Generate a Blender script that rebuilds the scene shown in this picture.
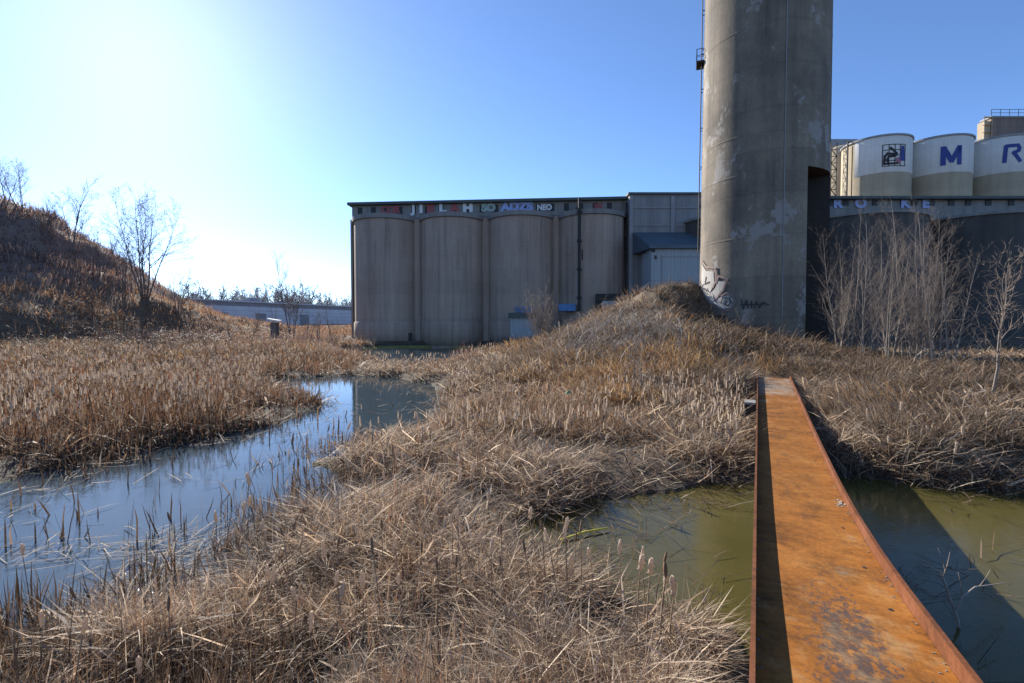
import bpy, math, random
import numpy as np
from mathutils import Vector, noise as mnoise
R = math.radians
S = bpy.context.scene
C = S.collection
for o in list(bpy.data.objects): bpy.data.objects.remove(o)
rng = np.random.default_rng(7)
random.seed(7)

# ------------------------------------------------------------------ camera, sky, sun, exposure
FPX = 483.6; PITCH = 1.95; EYE = 2.3
cd = bpy.data.cameras.new('camera'); cam = bpy.data.objects.new('camera', cd); C.objects.link(cam)
cd.sensor_width = 36; cd.lens = 36*FPX/1024; cd.clip_start = .05; cd.clip_end = 4000
cam.location = (0, 0, EYE); cam.rotation_euler = (R(90-PITCH), 0, 0)
S.camera = cam
SUN_AZ, SUN_EL = -37.5, 27.0            # azimuth from the viewing direction (left negative), elevation
w = bpy.data.worlds.new('World'); S.world = w; w.use_nodes = True
nt = w.node_tree; bg = nt.nodes['Background']
sky = nt.nodes.new('ShaderNodeTexSky'); sky.sky_type = 'NISHITA'; sky.sun_disc = False
sky.sun_elevation = R(SUN_EL); sky.sun_rotation = R(SUN_AZ)
sky.air_density = .72; sky.dust_density = .36; sky.ozone_density = 5.2; sky.altitude = 1200
nt.links.new(sky.outputs[0], bg.inputs[0]); bg.inputs[1].default_value = .118
ld = bpy.data.lights.new('sun', 'SUN'); ld.energy = 5.0; ld.angle = R(.53); ld.color = (1, .93, .83)
sun = bpy.data.objects.new('sun', ld); C.objects.link(sun)
sd_ = Vector((math.sin(R(SUN_AZ))*math.cos(R(SUN_EL)), math.cos(R(SUN_AZ))*math.cos(R(SUN_EL)), math.sin(R(SUN_EL))))
sun.rotation_euler = sd_.to_track_quat('Z', 'Y').to_euler(); sun.location = sd_*60
S.view_settings.view_transform = 'Standard'; S.view_settings.look = 'None'
S.view_settings.exposure = 1.15; S.view_settings.gamma = 1
S.cycles.max_bounces = 8; S.cycles.transparent_max_bounces = 16
S.cycles.caustics_reflective = False; S.cycles.caustics_refractive = False

# ------------------------------------------------------------------ helpers
cp, sp = math.cos(R(PITCH)), math.sin(R(PITCH))
def ray(u, v):
    a = (u-512)/FPX; b = (341.5-v)/FPX
    return np.array([a, cp+b*sp, -sp+b*cp])
def at_z(u, v, z=0.0):
    d = ray(u, v); t = (z-EYE)/d[2]; return d[0]*t, d[1]*t
def at_y(u, v, Y):
    d = ray(u, v); t = Y/d[1]; return d[0]*t, Y, EYE+d[2]*t
def zz(v, Y): return at_y(512, v, Y)[2]
def xx(u, v, Y): return at_y(u, v, Y)[0]

def tag(o, label=None, cat=None, group=None, kind=None):
    if label: o['label'] = label
    if cat: o['category'] = cat
    if group: o['group'] = group
    if kind: o['kind'] = kind
    return o
def empty(name, loc, label=None, cat=None, group=None):
    o = bpy.data.objects.new(name, None); o.empty_display_size = .3; C.objects.link(o); o.location = loc
    return tag(o, label, cat, group)
def link(name, me, parent=None, mat=None):
    o = bpy.data.objects.new(name, me); C.objects.link(o)
    if parent is not None: o.parent = parent
    if mat is not None and not me.materials: me.materials.append(mat)
    return o

class MB:
    """collects shapes, built as ONE mesh object"""
    def __init__(s): s.v = []; s.f = []
    def add(s, vs, fs):
        n = len(s.v); s.v += [tuple(p) for p in vs]; s.f += [tuple(i+n for i in f) for f in fs]
    def box(s, x0, x1, y0, y1, z0, z1):
        vs = [(x0,y0,z0),(x1,y0,z0),(x1,y1,z0),(x0,y1,z0),(x0,y0,z1),(x1,y0,z1),(x1,y1,z1),(x0,y1,z1)]
        s.add(vs, [(0,3,2,1),(4,5,6,7),(0,1,5,4),(1,2,6,5),(2,3,7,6),(3,0,4,7)])
    def obox(s, c, ax, ay, az):
        c, ax, ay, az = map(np.array, (c, ax, ay, az))
        vs = [c+i*ax+j*ay+k*az for k in (-1,1) for i, j in ((-1,-1),(1,-1),(1,1),(-1,1))]
        s.add(vs, [(0,3,2,1),(4,5,6,7),(0,1,5,4),(1,2,6,5),(2,3,7,6),(3,0,4,7)])
    def tube(s, pts, rad, n=6, cap=True):
        pts = [Vector(p) for p in pts]; base = len(s.v)
        if not isinstance(rad, (list, tuple)): rad = [rad]*len(pts)
        for i, p in enumerate(pts):
            d = (pts[min(i+1, len(pts)-1)]-pts[max(i-1, 0)])
            d = d.normalized() if d.length > 1e-9 else Vector((0,0,1))
            a = d.orthogonal().normalized() if abs(d.z) < .95 else Vector((1,0,0)); a = (a-d*a.dot(d)).normalized(); b = d.cross(a)
            for k in range(n):
                t = 2*math.pi*k/n; s.v.append(tuple(p+(a*math.cos(t)+b*math.sin(t))*rad[i]))
        for i in range(len(pts)-1):
            for k in range(n):
                q = (k+1) % n
                s.f.append((base+i*n+k, base+i*n+q, base+(i+1)*n+q, base+(i+1)*n+k))
        if cap:
            s.f.append(tuple(base+k for k in range(n))[::-1]); m = base+(len(pts)-1)*n
            s.f.append(tuple(m+k for k in range(n)))
    def lathe(s, prof, n=16, c=(0,0,0), a0=0, a1=2*math.pi):
        """profile [(r,z)]; full turn when a1-a0 = 2pi"""
        full = abs(a1-a0-2*math.pi) < 1e-6; m = n if full else n+1; base = len(s.v)
        for r, z in prof:
            for k in range(m):
                t = a0+(a1-a0)*k/n; s.v.append((c[0]+r*math.cos(t), c[1]+r*math.sin(t), c[2]+z))
        for i in range(len(prof)-1):
            for k in range(n):
                q = (k+1) % m
                s.f.append((base+i*m+k, base+i*m+q, base+(i+1)*m+q, base+(i+1)*m+k))
    def mesh(s, name, smooth=False):
        me = bpy.data.meshes.new(name); me.from_pydata(s.v, [], s.f); me.update()
        if smooth: me.shade_smooth()
        return me
    def build(s, name, mat=None, parent=None, smooth=False):
        return link(name, s.mesh(name, smooth), parent, mat)

def vnoise(x, y, seed=0):
    """2-D value noise 0..1 on arrays"""
    x = np.asarray(x, float)+seed*17.13; y = np.asarray(y, float)-seed*9.71
    xi = np.floor(x).astype(np.int64); yi = np.floor(y).astype(np.int64); fx = x-xi; fy = y-yi
    fx = fx*fx*(3-2*fx); fy = fy*fy*(3-2*fy)
    def h(a, b):
        n = (a*374761393+b*668265263+seed*1442695041) & 0xffffffff
        n = ((n ^ (n >> 13))*1274126177) & 0xffffffff
        return ((n ^ (n >> 16)) & 0xffff)/65535.0
    return (h(xi,yi)*(1-fx)+h(xi+1,yi)*fx)*(1-fy)+(h(xi,yi+1)*(1-fx)+h(xi+1,yi+1)*fx)*fy
def fnoise(x, y, seed=0, o=3):
    t = 0; a = .5; f = 1.0; n = 0
    for i in range(o): t = t+a*vnoise(np.asarray(x)*f, np.asarray(y)*f, seed+i); n += a; a *= .5; f *= 2.03
    return t/n
def sstep(a, b, x):
    t = np.clip((x-a)/(b-a), 0, 1); return t*t*(3-2*t)

# ------------------------------------------------------------------ materials
def M(name):
    m = bpy.data.materials.new(name); m.use_nodes = True
    return m, m.node_tree, m.node_tree.nodes['Principled BSDF']
def N(nt, t, **k):
    n = nt.nodes.new(t)
    for a, b in k.items():
        if a.startswith('i_'):
            key = a[2:]; n.inputs[int(key) if key.isdigit() else key].default_value = b
        else: setattr(n, a, b)
    return n
def mapping(nt, scale, coord='Object'):
    tc = N(nt, 'ShaderNodeTexCoord'); mp = N(nt, 'ShaderNodeMapping'); mp.inputs['Scale'].default_value = scale
    nt.links.new(tc.outputs[coord], mp.inputs['Vector']); return mp.outputs[0]
def noise_tex(nt, vec, scale, detail=5, rough=.6):
    n = N(nt, 'ShaderNodeTexNoise'); n.inputs['Scale'].default_value = scale; n.inputs['Detail'].default_value = detail; n.inputs['Roughness'].default_value = rough
    if vec is not None: nt.links.new(vec, n.inputs['Vector'])
    return n.outputs['Fac']
def ramp(nt, fac, stops):
    r = N(nt, 'ShaderNodeValToRGB'); e = r.color_ramp.elements
    while len(e) < len(stops): e.new(.5)
    for i, (p, c) in enumerate(stops):
        e[i].position = p; e[i].color = (c, c, c, 1) if isinstance(c, (int, float)) else (*c, 1)
    nt.links.new(fac, r.inputs[0]); return r.outputs[0]
def mix(nt, fac, a, b, mode='MIX'):
    m = N(nt, 'ShaderNodeMix', data_type='RGBA', blend_type=mode)
    for s, x in ((m.inputs[0], fac), (m.inputs[6], a), (m.inputs[7], b)):
        if isinstance(x, (int, float)): s.default_value = x
        elif isinstance(x, tuple): s.default_value = (*x, 1)
        else: nt.links.new(x, s)
    return m.outputs[2]
def bump(nt, h, b, strength=.3, dist=.05):
    n = N(nt, 'ShaderNodeBump'); n.inputs['Strength'].default_value = strength; n.inputs['Distance'].default_value = dist
    nt.links.new(h, n.inputs['Height']); nt.links.new(n.outputs[0], b.inputs['Normal'])
def math_n(nt, op, a, b=None):
    n = N(nt, 'ShaderNodeMath', operation=op)
    for i, x in enumerate((a, b)):
        if x is None: continue
        if isinstance(x, (int, float)): n.inputs[i].default_value = x
        else: nt.links.new(x, n.inputs[i])
    return n.outputs[0]

def concrete(name, c0, c1, streak=.5, pour=1.5, patch=None, patch_scale=.35, patch_t=.6, pl=.16):
    m, nt, b = M(name)
    v = mapping(nt, (1,1,1)); vs = mapping(nt, (1.3,1.3,.07))
    big = noise_tex(nt, v, .25, 6, .65); st = noise_tex(nt, vs, 1.0, 6, .7); fine = noise_tex(nt, v, 7, 6, .7)
    col = mix(nt, ramp(nt, big, [(.3,0),(.7,1)]), c0, c1)
    col = mix(nt, streak, col, ramp(nt, st, [(.28,.35),(.5,.9),(.72,1.25)]), 'MULTIPLY')
    col = mix(nt, .5, col, ramp(nt, fine, [(.25,.6),(.75,1.2)]), 'MULTIPLY')
    if pour:
        sx = N(nt, 'ShaderNodeSeparateXYZ'); nt.links.new(v, sx.inputs[0])
        wob = math_n(nt, 'ADD', sx.outputs[2], math_n(nt, 'MULTIPLY', noise_tex(nt, v, .8, 3), .12))
        fr = math_n(nt, 'FRACT', math_n(nt, 'DIVIDE', wob, pour))
        band = math_n(nt, 'FLOOR', math_n(nt, 'DIVIDE', wob, pour))
        wn = N(nt, 'ShaderNodeTexWhiteNoise', noise_dimensions='1D'); nt.links.new(band, wn.inputs['W'])
        col = mix(nt, pl*1.3, col, ramp(nt, wn.outputs['Value'], [(0,.74),(1,1.12)]), 'MULTIPLY')
        col = mix(nt, pl, col, ramp(nt, fr, [(0,.45),(.035,1),(.95,1),(1,.6)]), 'MULTIPLY')
    if patch:
        pm = noise_tex(nt, mapping(nt, (1,1,.8)), patch_scale, 9, .72)
        col = mix(nt, ramp(nt, pm, [(patch_t,0),(patch_t+.03,1)]), col, patch)
    nt.links.new(col, b.inputs['Base Color']); b.inputs['Roughness'].default_value = .9
    bump(nt, fine, b, .35, .03)
    return m
def simple(name, c0, c1=None, scale=3, rough=.8, metal=0, bmp=.2):
    m, nt, b = M(name); c1 = c1 or tuple(x*.65 for x in c0)
    v = mapping(nt, (1,1,1)); f = noise_tex(nt, v, scale, 6, .65)
    nt.links.new(mix(nt, ramp(nt, f, [(.3,0),(.7,1)]), c0, c1), b.inputs['Base Color'])
    b.inputs['Roughness'].default_value = rough; b.inputs['Metallic'].default_value = metal
    if bmp: bump(nt, f, b, bmp, .02)
    return m
def leafy(name, trans=.35, rough=.7):
    """dry stems: colour per blade from the mesh, part of the light passes through"""
    m, nt, b = M(name)
    a = N(nt, 'ShaderNodeAttribute', attribute_name='Col')
    nt.links.new(a.outputs[0], b.inputs['Base Color']); b.inputs['Roughness'].default_value = rough
    b.inputs['Specular IOR Level'].default_value = .3
    t = N(nt, 'ShaderNodeBsdfTranslucent'); nt.links.new(a.outputs[0], t.inputs[0])
    ms = N(nt, 'ShaderNodeMixShader'); ms.inputs[0].default_value = trans
    nt.links.new(b.outputs[0], ms.inputs[1]); nt.links.new(t.outputs[0], ms.inputs[2])
    nt.links.new(ms.outputs[0], nt.nodes['Material Output'].inputs[0])
    return m
MAT = {}
MAT['silo'] = concrete('silo_concrete', (.33,.252,.2), (.40,.315,.255), .65, 1.4)
MAT['silo_dark'] = concrete('dark_concrete', (.10,.088,.078), (.06,.055,.05), .55, 1.4)  # darker base colour for the right block
MAT['gallery'] = concrete('gallery_concrete', (.27,.26,.24), (.2,.19,.18), .5, 0)
MAT['stack'] = concrete('stack_concrete', (.285,.235,.17), (.095,.08,.066), .75, 2.1, patch=(.26,.24,.215), patch_scale=.36, patch_t=.565, pl=.3)
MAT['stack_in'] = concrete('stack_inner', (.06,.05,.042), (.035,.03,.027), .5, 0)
MAT['tan'] = concrete('tan_concrete', (.42,.35,.24), (.36,.3,.21), .25, 1.2)
MAT['white'] = concrete('white_painted_concrete', (.72,.72,.7), (.62,.62,.6), .18, 1.2)
MAT['dark'] = simple('dark_opening', (.012,.012,.014), (.02,.02,.02), 3, .6)
MAT['roof'] = simple('roof_edge', (.09,.11,.10), (.06,.07,.07), 1)
MAT['blue_roof'] = simple('blue_grey_roof', (.075,.11,.135), (.055,.08,.1), .8, .6)
MAT['pipe'] = simple('dark_pipe', (.035,.03,.028), (.02,.018,.016), 3)
MAT['letter'] = simple('blue_letter', (.035,.06,.24), (.03,.05,.2), 2, bmp=0)
MAT['black'] = simple('black_mark', (.012,.012,.018), (.02,.02,.02), 2, bmp=0)
MAT['red'] = simple('red_mark', (.35,.12,.15), (.3,.14,.18), 2, bmp=0)
MAT['gwhite'] = simple('white_spray', (.75,.75,.77), (.6,.6,.6), 2, bmp=0)
MAT['gblue'] = simple('pale_blue_spray', (.35,.42,.7), (.3,.36,.6), 2, bmp=0)
MAT['gpink'] = simple('dull_red_spray', (.4,.1,.1), (.3,.08,.08), 3, bmp=0)
MAT['ggreen'] = simple('pale_green_spray', (.38,.48,.42), (.3,.38,.35), 2, bmp=0)
MAT['gfaded'] = simple('faded_white_spray', (.40,.385,.36), (.29,.265,.23), 2.2, bmp=0)
MAT['gdull'] = simple('faded_red_spray', (.22,.125,.115), (.2,.16,.14), 3, bmp=0)
MAT['gdark'] = simple('black_spray', (.03,.028,.03), (.05,.045,.045), 2, bmp=0)
MAT['bluepaint'] = simple('blue_spray', (.1,.22,.45), (.08,.16,.3), 2, bmp=0)
MAT['bark'] = simple('grey_bark', (.24,.2,.16), (.15,.12,.1), 12)
MAT['palebark'] = simple('pale_bark', (.34,.29,.235), (.2,.165,.135), 9)
MAT['darkbark'] = simple('dark_bark', (.16,.125,.11), (.1,.08,.07), 9)
MAT['twig'] = simple('twig', (.25,.19,.15), (.17,.13,.1), 8, bmp=0)
MAT['paletwig'] = simple('pale_twig', (.235,.185,.15), (.16,.125,.1), 8, bmp=0)
MAT['darktwig'] = simple('dark_twig', (.17,.13,.12), (.12,.09,.085), 8, bmp=0)
MAT['yellow'] = simple('yellow_stick', (.8,.66,.07), (.6,.5,.08), 8)
MAT['log'] = simple('wet_log', (.035,.032,.02), (.02,.02,.012), 5)
MAT['reed'] = leafy('dry_stems', .38)
MAT['brush'] = leafy('brush_stems', .15)
MAT['head'] = simple('cattail_fluff', (.66,.55,.43), (.5,.4,.3), 40, .95)
_nt = MAT['head'].node_tree; _t = _nt.nodes.new('ShaderNodeBsdfTranslucent'); _t.inputs[0].default_value = (.56,.45,.34,1); _m = _nt.nodes.new('ShaderNodeMixShader'); _m.inputs[0].default_value = .5
_nt.links.new(_nt.nodes['Principled BSDF'].outputs[0], _m.inputs[1]); _nt.links.new(_t.outputs[0], _m.inputs[2]); _nt.links.new(_m.outputs[0], _nt.nodes['Material Output'].inputs[0])
MAT['headdark'] = simple('cattail_brown', (.24,.14,.075), (.16,.09,.05), 60, .95)
MAT['stalk'] = simple('cattail_stalk', (.33,.23,.14), (.22,.14,.08), 9, .8)
MAT['galv'] = simple('weathered_sheet', (.29,.29,.30), (.2,.2,.21), .8, .75)

def corrugated(name, c0, c1, period=.35, axis=0, seam=3.2):
    m, nt, b = M(name)
    v = mapping(nt, (1,1,1)); sx = N(nt, 'ShaderNodeSeparateXYZ'); nt.links.new(v, sx.inputs[0])
    st = noise_tex(nt, mapping(nt, (1.2,1.2,.1)), 1, 6, .7)
    col = mix(nt, ramp(nt, st, [(.3,0),(.7,1)]), c0, c1)
    fr = math_n(nt, 'FRACT', math_n(nt, 'DIVIDE', sx.outputs[2], seam))
    col = mix(nt, .6, col, ramp(nt, fr, [(0,.4),(.03,1)]), 'MULTIPLY')
    fx = math_n(nt, 'FRACT', math_n(nt, 'DIVIDE', sx.outputs[axis], 2.4))
    col = mix(nt, .35, col, ramp(nt, fx, [(0,.4),(.03,1)]), 'MULTIPLY')
    nt.links.new(col, b.inputs['Base Color']); b.inputs['Roughness'].default_value = .7
    wv = math_n(nt, 'SINE', math_n(nt, 'MULTIPLY', sx.outputs[axis], 2*math.pi/period))
    bump(nt, wv, b, .5, .03)
    return m
MAT['clad'] = corrugated('sheet_cladding', (.25,.245,.24), (.17,.165,.165))
MAT['shedclad'] = corrugated('pale_sheet_cladding', (.36,.38,.39), (.27,.29,.3))
MAT['rustclad'] = corrugated('rusty_cladding', (.23,.16,.12), (.12,.085,.07), .4)
def siding(name, c0, c1):
    m, nt, b = M(name); v = mapping(nt, (1,1,1)); sx = N(nt, 'ShaderNodeSeparateXYZ'); nt.links.new(v, sx.inputs[0])
    col = mix(nt, ramp(nt, noise_tex(nt, v, .3), [(.3,0),(.7,1)]), c0, c1)
    fr = math_n(nt, 'FRACT', math_n(nt, 'DIVIDE', sx.outputs[2], .95))
    col = mix(nt, .75, col, ramp(nt, fr, [(0,.35),(.12,1)]), 'MULTIPLY')
    nt.links.new(col, b.inputs['Base Color']); b.inputs['Roughness'].default_value = .7
    return m
MAT['siding'] = siding('ribbed_wall', (.62,.63,.66), (.5,.51,.54))

def rust(name, base, patchy=True):
    m, nt, b = M(name)
    v = mapping(nt, (1,1,1)); f1 = noise_tex(nt, v, 2.2, 8, .7); f2 = noise_tex(nt, v, 11, 8, .75); f3 = noise_tex(nt, v, 45, 5, .7)
    cross = noise_tex(nt, mapping(nt, (2,6,1)), 2.2, 8, .75)
    col = ramp(nt, f1, [(.3,tuple(x*.68 for x in base)),(.5,base),(.72,(min(base[0]*1.25,1),base[1]*1.5,base[2]*2.3))])
    col = mix(nt, .55, col, ramp(nt, f2, [(.3,.5),(.5,1),(.7,1.2)]), 'MULTIPLY')
    col = mix(nt, .35, col, ramp(nt, cross, [(.35,.5),(.6,1.1)]), 'MULTIPLY')
    col = mix(nt, .6, col, ramp(nt, f3, [(.3,.5),(.7,1.25)]), 'MULTIPLY')
    col = mix(nt, .75, col, ramp(nt, noise_tex(nt, v, 1.7, 10, .82), [(.36,.3),(.5,1)]), 'MULTIPLY')
    col = mix(nt, ramp(nt, noise_tex(nt, mapping(nt, (3.5,.8,1)), 1.5, 9, .8), [(.54,0),(.70,.8)]), col, (.09,.045,.022))
    if patchy:   # old black-blue mill coating left in flakes along the worn middle of the near half, grey dust near the far end
        sx = N(nt, 'ShaderNodeSeparateXYZ'); nt.links.new(v, sx.inputs[0])
        def window(o, a, b_, c, d):
            mr = N(nt, 'ShaderNodeValToRGB'); e = mr.color_ramp.elements
            e.new(.4); e.new(.6)
            lo, hi = a, d
            for i, (p, val) in enumerate(((a,0),(b_,1),(c,1),(d,0))):
                e[i].position = (p-lo)/(hi-lo); e[i].color = (val,)*3+(1,)
            k = N(nt, 'ShaderNodeMapRange'); k.inputs[1].default_value = lo; k.inputs[2].default_value = hi
            nt.links.new(o, k.inputs[0]); nt.links.new(k.outputs[0], mr.inputs[0]); return mr.outputs[0]
        wx = window(sx.outputs[0], .14, .34, .52, .68); wy = window(sx.outputs[1], 1.0, 1.9, 3.0, 4.4)
        fl = noise_tex(nt, mapping(nt, (1.2,.8,1)), 19, 8, .8)
        msk = math_n(nt, 'MULTIPLY', math_n(nt, 'MULTIPLY', wx, wy), 1.0)
        thr = math_n(nt, 'ADD', fl, math_n(nt, 'MULTIPLY', msk, .235))
        col = mix(nt, ramp(nt, thr, [(.67,0),(.73,.85)]), col, (.05,.042,.042))
        pal = noise_tex(nt, v, 4.3, 6, .7); thr2 = math_n(nt, 'ADD', pal, math_n(nt, 'MULTIPLY', wy, .1))
        col = mix(nt, ramp(nt, thr2, [(.62,0),(.78,.45)]), col, (.38,.25,.12))
        wfar = window(sx.outputs[1], 11.0, 13.5, 15.5, 18.0)
        thr3 = math_n(nt, 'ADD', f1, math_n(nt, 'MULTIPLY', wfar, .3))
        col = mix(nt, ramp(nt, thr3, [(.66,0),(.85,.8)]), col, (.27,.23,.18))
    nt.links.new(col, b.inputs['Base Color']); b.inputs['Roughness'].default_value = .78
    bump(nt, f2, b, .45, .006); b.inputs['Specular IOR Level'].default_value = .2
    return m
MAT['rust'] = rust('rusty_deck', (.285,.105,.016))
MAT['rustf'] = rust('rusty_flange', (.16,.055,.02), False)

# ------------------------------------------------------------------ land and water
def poly(px): return np.array([at_z(u, v) for u, v in px])
POND = poly([(258,382),(300,377.5),(350,376),(410,380),(446,393),(446,408),(425,424),(392,437),(352,450),(322,460),(318,466),(345,474),(378,486),(372,500),(335,508),(300,520),(285,532),(280,556),(255,572),(225,586),(185,600),(140,610),(100,618),(60,640),(20,675),(-60,740),(-300,950),(-600,1400),(-1500,700),(-700,520),(-250,500),(0,482),(60,467),(150,450),(240,432),(300,416),(318,405),(312,398),(280,393)])
POOL = poly([(505,553),(525,524),(588,500),(660,494),(752,480),(800,474),(850,478),(900,484),(960,488),(1024,492),(1200,500),(1700,520),(3000,900),(1700,1500),(1100,1100),(900,900),(790,740),(742,628),(690,618),(632,600),(570,580)])
FARW = poly([(330,352),(380,346),(440,345),(505,347),(512,353),(480,358),(440,364),(390,364),(345,358)])
def sdist(P, poly_):
    """signed distance, negative inside"""
    P = np.asarray(P, float); x, y = P[:,0], P[:,1]; n = len(poly_); d = np.full(len(P), 1e9); ins = np.zeros(len(P), bool)
    for i in range(n):
        a = poly_[i]; b = poly_[(i+1) % n]; e = b-a
        t = np.clip(((x-a[0])*e[0]+(y-a[1])*e[1])/(e@e+1e-12), 0, 1)
        d = np.minimum(d, np.hypot(x-a[0]-t*e[0], y-a[1]-t*e[1]))
        c = (a[1] > y) != (b[1] > y)
        with np.errstate(divide='ignore', invalid='ignore'):
            ins ^= c & (x < (b[0]-a[0])*(y-a[1])/(b[1]-a[1]+1e-15)+a[0])
    return np.where(ins, -d, d)
def wobble(x, y):
    r = np.clip(np.hypot(x, y)/9, .35, 3)
    return (fnoise(x*.9, y*.9, 31)-.5)*.9*r+(vnoise(x*3.1, y*3.1, 35)-.5)*.25
def water_sd(x, y):
    P = np.stack([x, y], 1)
    a = sdist(P, POND); b = sdist(P, POOL); c = sdist(P, FARW)
    cm = sstep(-.5, -1.3, x)*sstep(5.2, 4.3, y)                    # wet gaps in the reeds of the near corner
    gaps = (fnoise(x*1.5, y*1.5, 37, 2)-.44)*1.6+(1-cm)*3+1.6*np.exp(-((x+2.6)**2+(y-3.65)**2)/.3)   # dry tussock added to cover the sun's glint on the water
    return np.minimum(np.minimum(np.minimum(a, b), c)+wobble(x, y)*.6, gaps), np.minimum(a, gaps), b

BX, BY = .454, .891            # bridge heading
NX, NY = .891, -.454
CTRL = np.array([
 (-1,3,.14),(2,4.5,.14),(-2,8,.15),(2,8,.2),(-3,14,.16),(1,14,.2),(-4,22,.2),(-8,30,.25),(-3,34,.3),(-12,20,.16),(-20,20,.2),(-20,10,.15),(-10,14,.12),(-30,14,.3),
 (-8,8,.12),(-8,3,.12),(-25,3,.2),(-40,3,.4),(-15,45,.5),(0,45,.4),(10,48,.5),(-10,55,.4),(4,10,.25),
 (3,12,.4),(4,16,1.0),(5.2,20,1.8),(6.3,24,2.5),(8.3,27.5,4.1),(10.0,28.4,4.9),(6,29,3.1),(3,28,1.8),(1,27,1.0),(-1.5,27,.4),(8.8,23.5,2.4),(9.5,20,1.9),(8.5,16.5,1.25),(6.0,13,.7),
 (9,33,3.4),(4,34,1.2),(9,38,1.0),(15,40,1),(1,33,1.0),(12.3,23,1.65),(15,23,1.2),(18,26,.95),(17,32,1.4),(11,30.5,4.0),(11,25.5,2.5),
 (7.5,14.5,.8),(7.2,13.3,.6),(6.6,12,.3),(8.6,14.2,1.0),(10,15,1.05),(13,18,.92),(17,20,.75),(20,20,.65),(24,22,.6),(30,25,.6),(8.2,11.5,.75),(9.6,11,.9),(12,13,.95),(16,14,.9),(20,14,.8),(30,16,.7),
 (7,8.4,.45),(8.5,8.4,.55),(12,8.6,.6),(20,10,.5),(12,-2,.1),(30,2,.2),(30,40,.8),(50,40,1),(60,55,1),(80,80,1),(40,55,1),(0,-4,.9),(6,-6,.9),(-6,-6,.4),
 (-25,28,.7),(-20,35,.6),(-14,40,.8),(-30,60,1.1),(-22,60,.9),(-40,90,1.7),(-10,90,1.5),(-60,110,2.2),(-70,20,1),(-50,30,1),
 (300,0,2),(-300,0,2),(0,300,3.5),(0,-300,2),(250,250,3),(-250,250,4),(-250,-250,2),(250,-250,2),(100,150,2),(-120,150,3.5),(0,150,3)], float)
def _k(r2): return r2*np.log(r2+1e-9)*.5
_P = CTRL[:,:2]; _n = len(CTRL)
_A = np.zeros((_n+3,_n+3)); _A[:_n,:_n] = _k(((_P[:,None]-_P[None])**2).sum(2))+np.eye(_n)*.3
_A[:_n,_n] = 1; _A[:_n,_n+1:] = _P; _A[_n,:_n] = 1; _A[_n+1:,:_n] = _P.T
_W = np.linalg.solve(_A, np.r_[CTRL[:,2], 0, 0, 0])
def hill(x, y):
    d = np.hypot((x+66), (y-56))+ (fnoise(x*.09, y*.09, 5)-.5)*9
    t = np.clip(1-d/36, 0, 1)
    return 18.6*t**1.2
def land(x, y):
    x = np.asarray(x, float); y = np.asarray(y, float); h = np.zeros(len(x))
    for i in range(0, len(x), 20000):
        q = np.stack([x[i:i+20000], y[i:i+20000]], 1)
        h[i:i+20000] = _k(((q[:,None]-_P[None])**2).sum(2))@_W[:_n]+_W[_n]+q@_W[_n+1:]
    h = np.clip(h, .08, 5.2)
    h = h+(fnoise(x*.55, y*.55, 11)-.5)*np.clip(h*.35, .08, .5)+(fnoise(x*2.1, y*2.1, 12)-.5)*.1
    md = np.clip((h-.7)/1.5, 0, 1)*np.exp(-((x-7)/7)**2)
    h = h+md*((fnoise(x*.9+y*.3, y*.35, 15)-.5)*1.1+(fnoise(x*1.7, y*1.7, 16)-.5)*.5)
    h = h+hill(x, y)*(1+.12*(fnoise(x*.25, y*.25, 13)-.5))+(fnoise(x*.3, y*.3, 14)-.5)*np.clip(hill(x, y)*.3, 0, 1.5)
    sd, a, b = water_sd(x, y)
    shore = sstep(0, np.where(h > .5, 1.6, .8), sd)
    dry = .03+(h-.03)*shore
    wet = -.05-np.minimum(.42, .38*np.maximum(-sd, 0))+(fnoise(x*1.7, y*1.7, 21)-.5)*.05
    return np.where(sd > 0, np.maximum(dry, .02), wet)
def g1(x, y): return float(land(np.array([x]), np.array([y]))[0])
def at_g(u, v, tmax=90):
    """where the ray meets the land"""
    d = ray(u, v); t = np.arange(2, tmax, .05); X, Y, Z = d[0]*t, d[1]*t, EYE+d[2]*t
    h = land(X, Y); k = np.argmax(Z < h)
    if not (Z < h).any(): k = len(t)-1
    return float(X[k]), float(Y[k]), float(h[k])

def ground_mesh():
    fr = np.radians(np.linspace(-66, 66, 420)); bk = np.radians(np.linspace(66, 294, 60))[1:-1]
    ang = np.r_[fr, bk]; m = len(ang)
    rad = np.r_[0.4*np.exp(np.linspace(0, math.log(130/.4), 300)), np.geomspace(150, 2500, 22)]
    A, Q = np.meshgrid(ang, rad); X = (np.sin(A)*Q).ravel(); Y = (np.cos(A)*Q).ravel()
    Z = land(X, Y)
    V = np.stack([X, Y, Z], 1); n = len(rad)
    i = np.arange(n-1)[:,None]*m; k = np.arange(m)[None]; k2 = (k+1) % m
    F = np.stack([(i+k), (i+m+k), (i+m+k2), (i+k2)], 2).reshape(-1, 4)
    c = len(V); V = np.vstack([V, [[0,0,land(np.zeros(1),np.zeros(1))[0]]]])
    me = bpy.data.meshes.new('ground')
    tri = np.stack([np.full(m, c), np.arange(m), (np.arange(m)+1) % m], 1)
    me.from_pydata(V.tolist(), [], F.tolist()+tri.tolist()); me.update(); me.shade_smooth()
    return me
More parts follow.
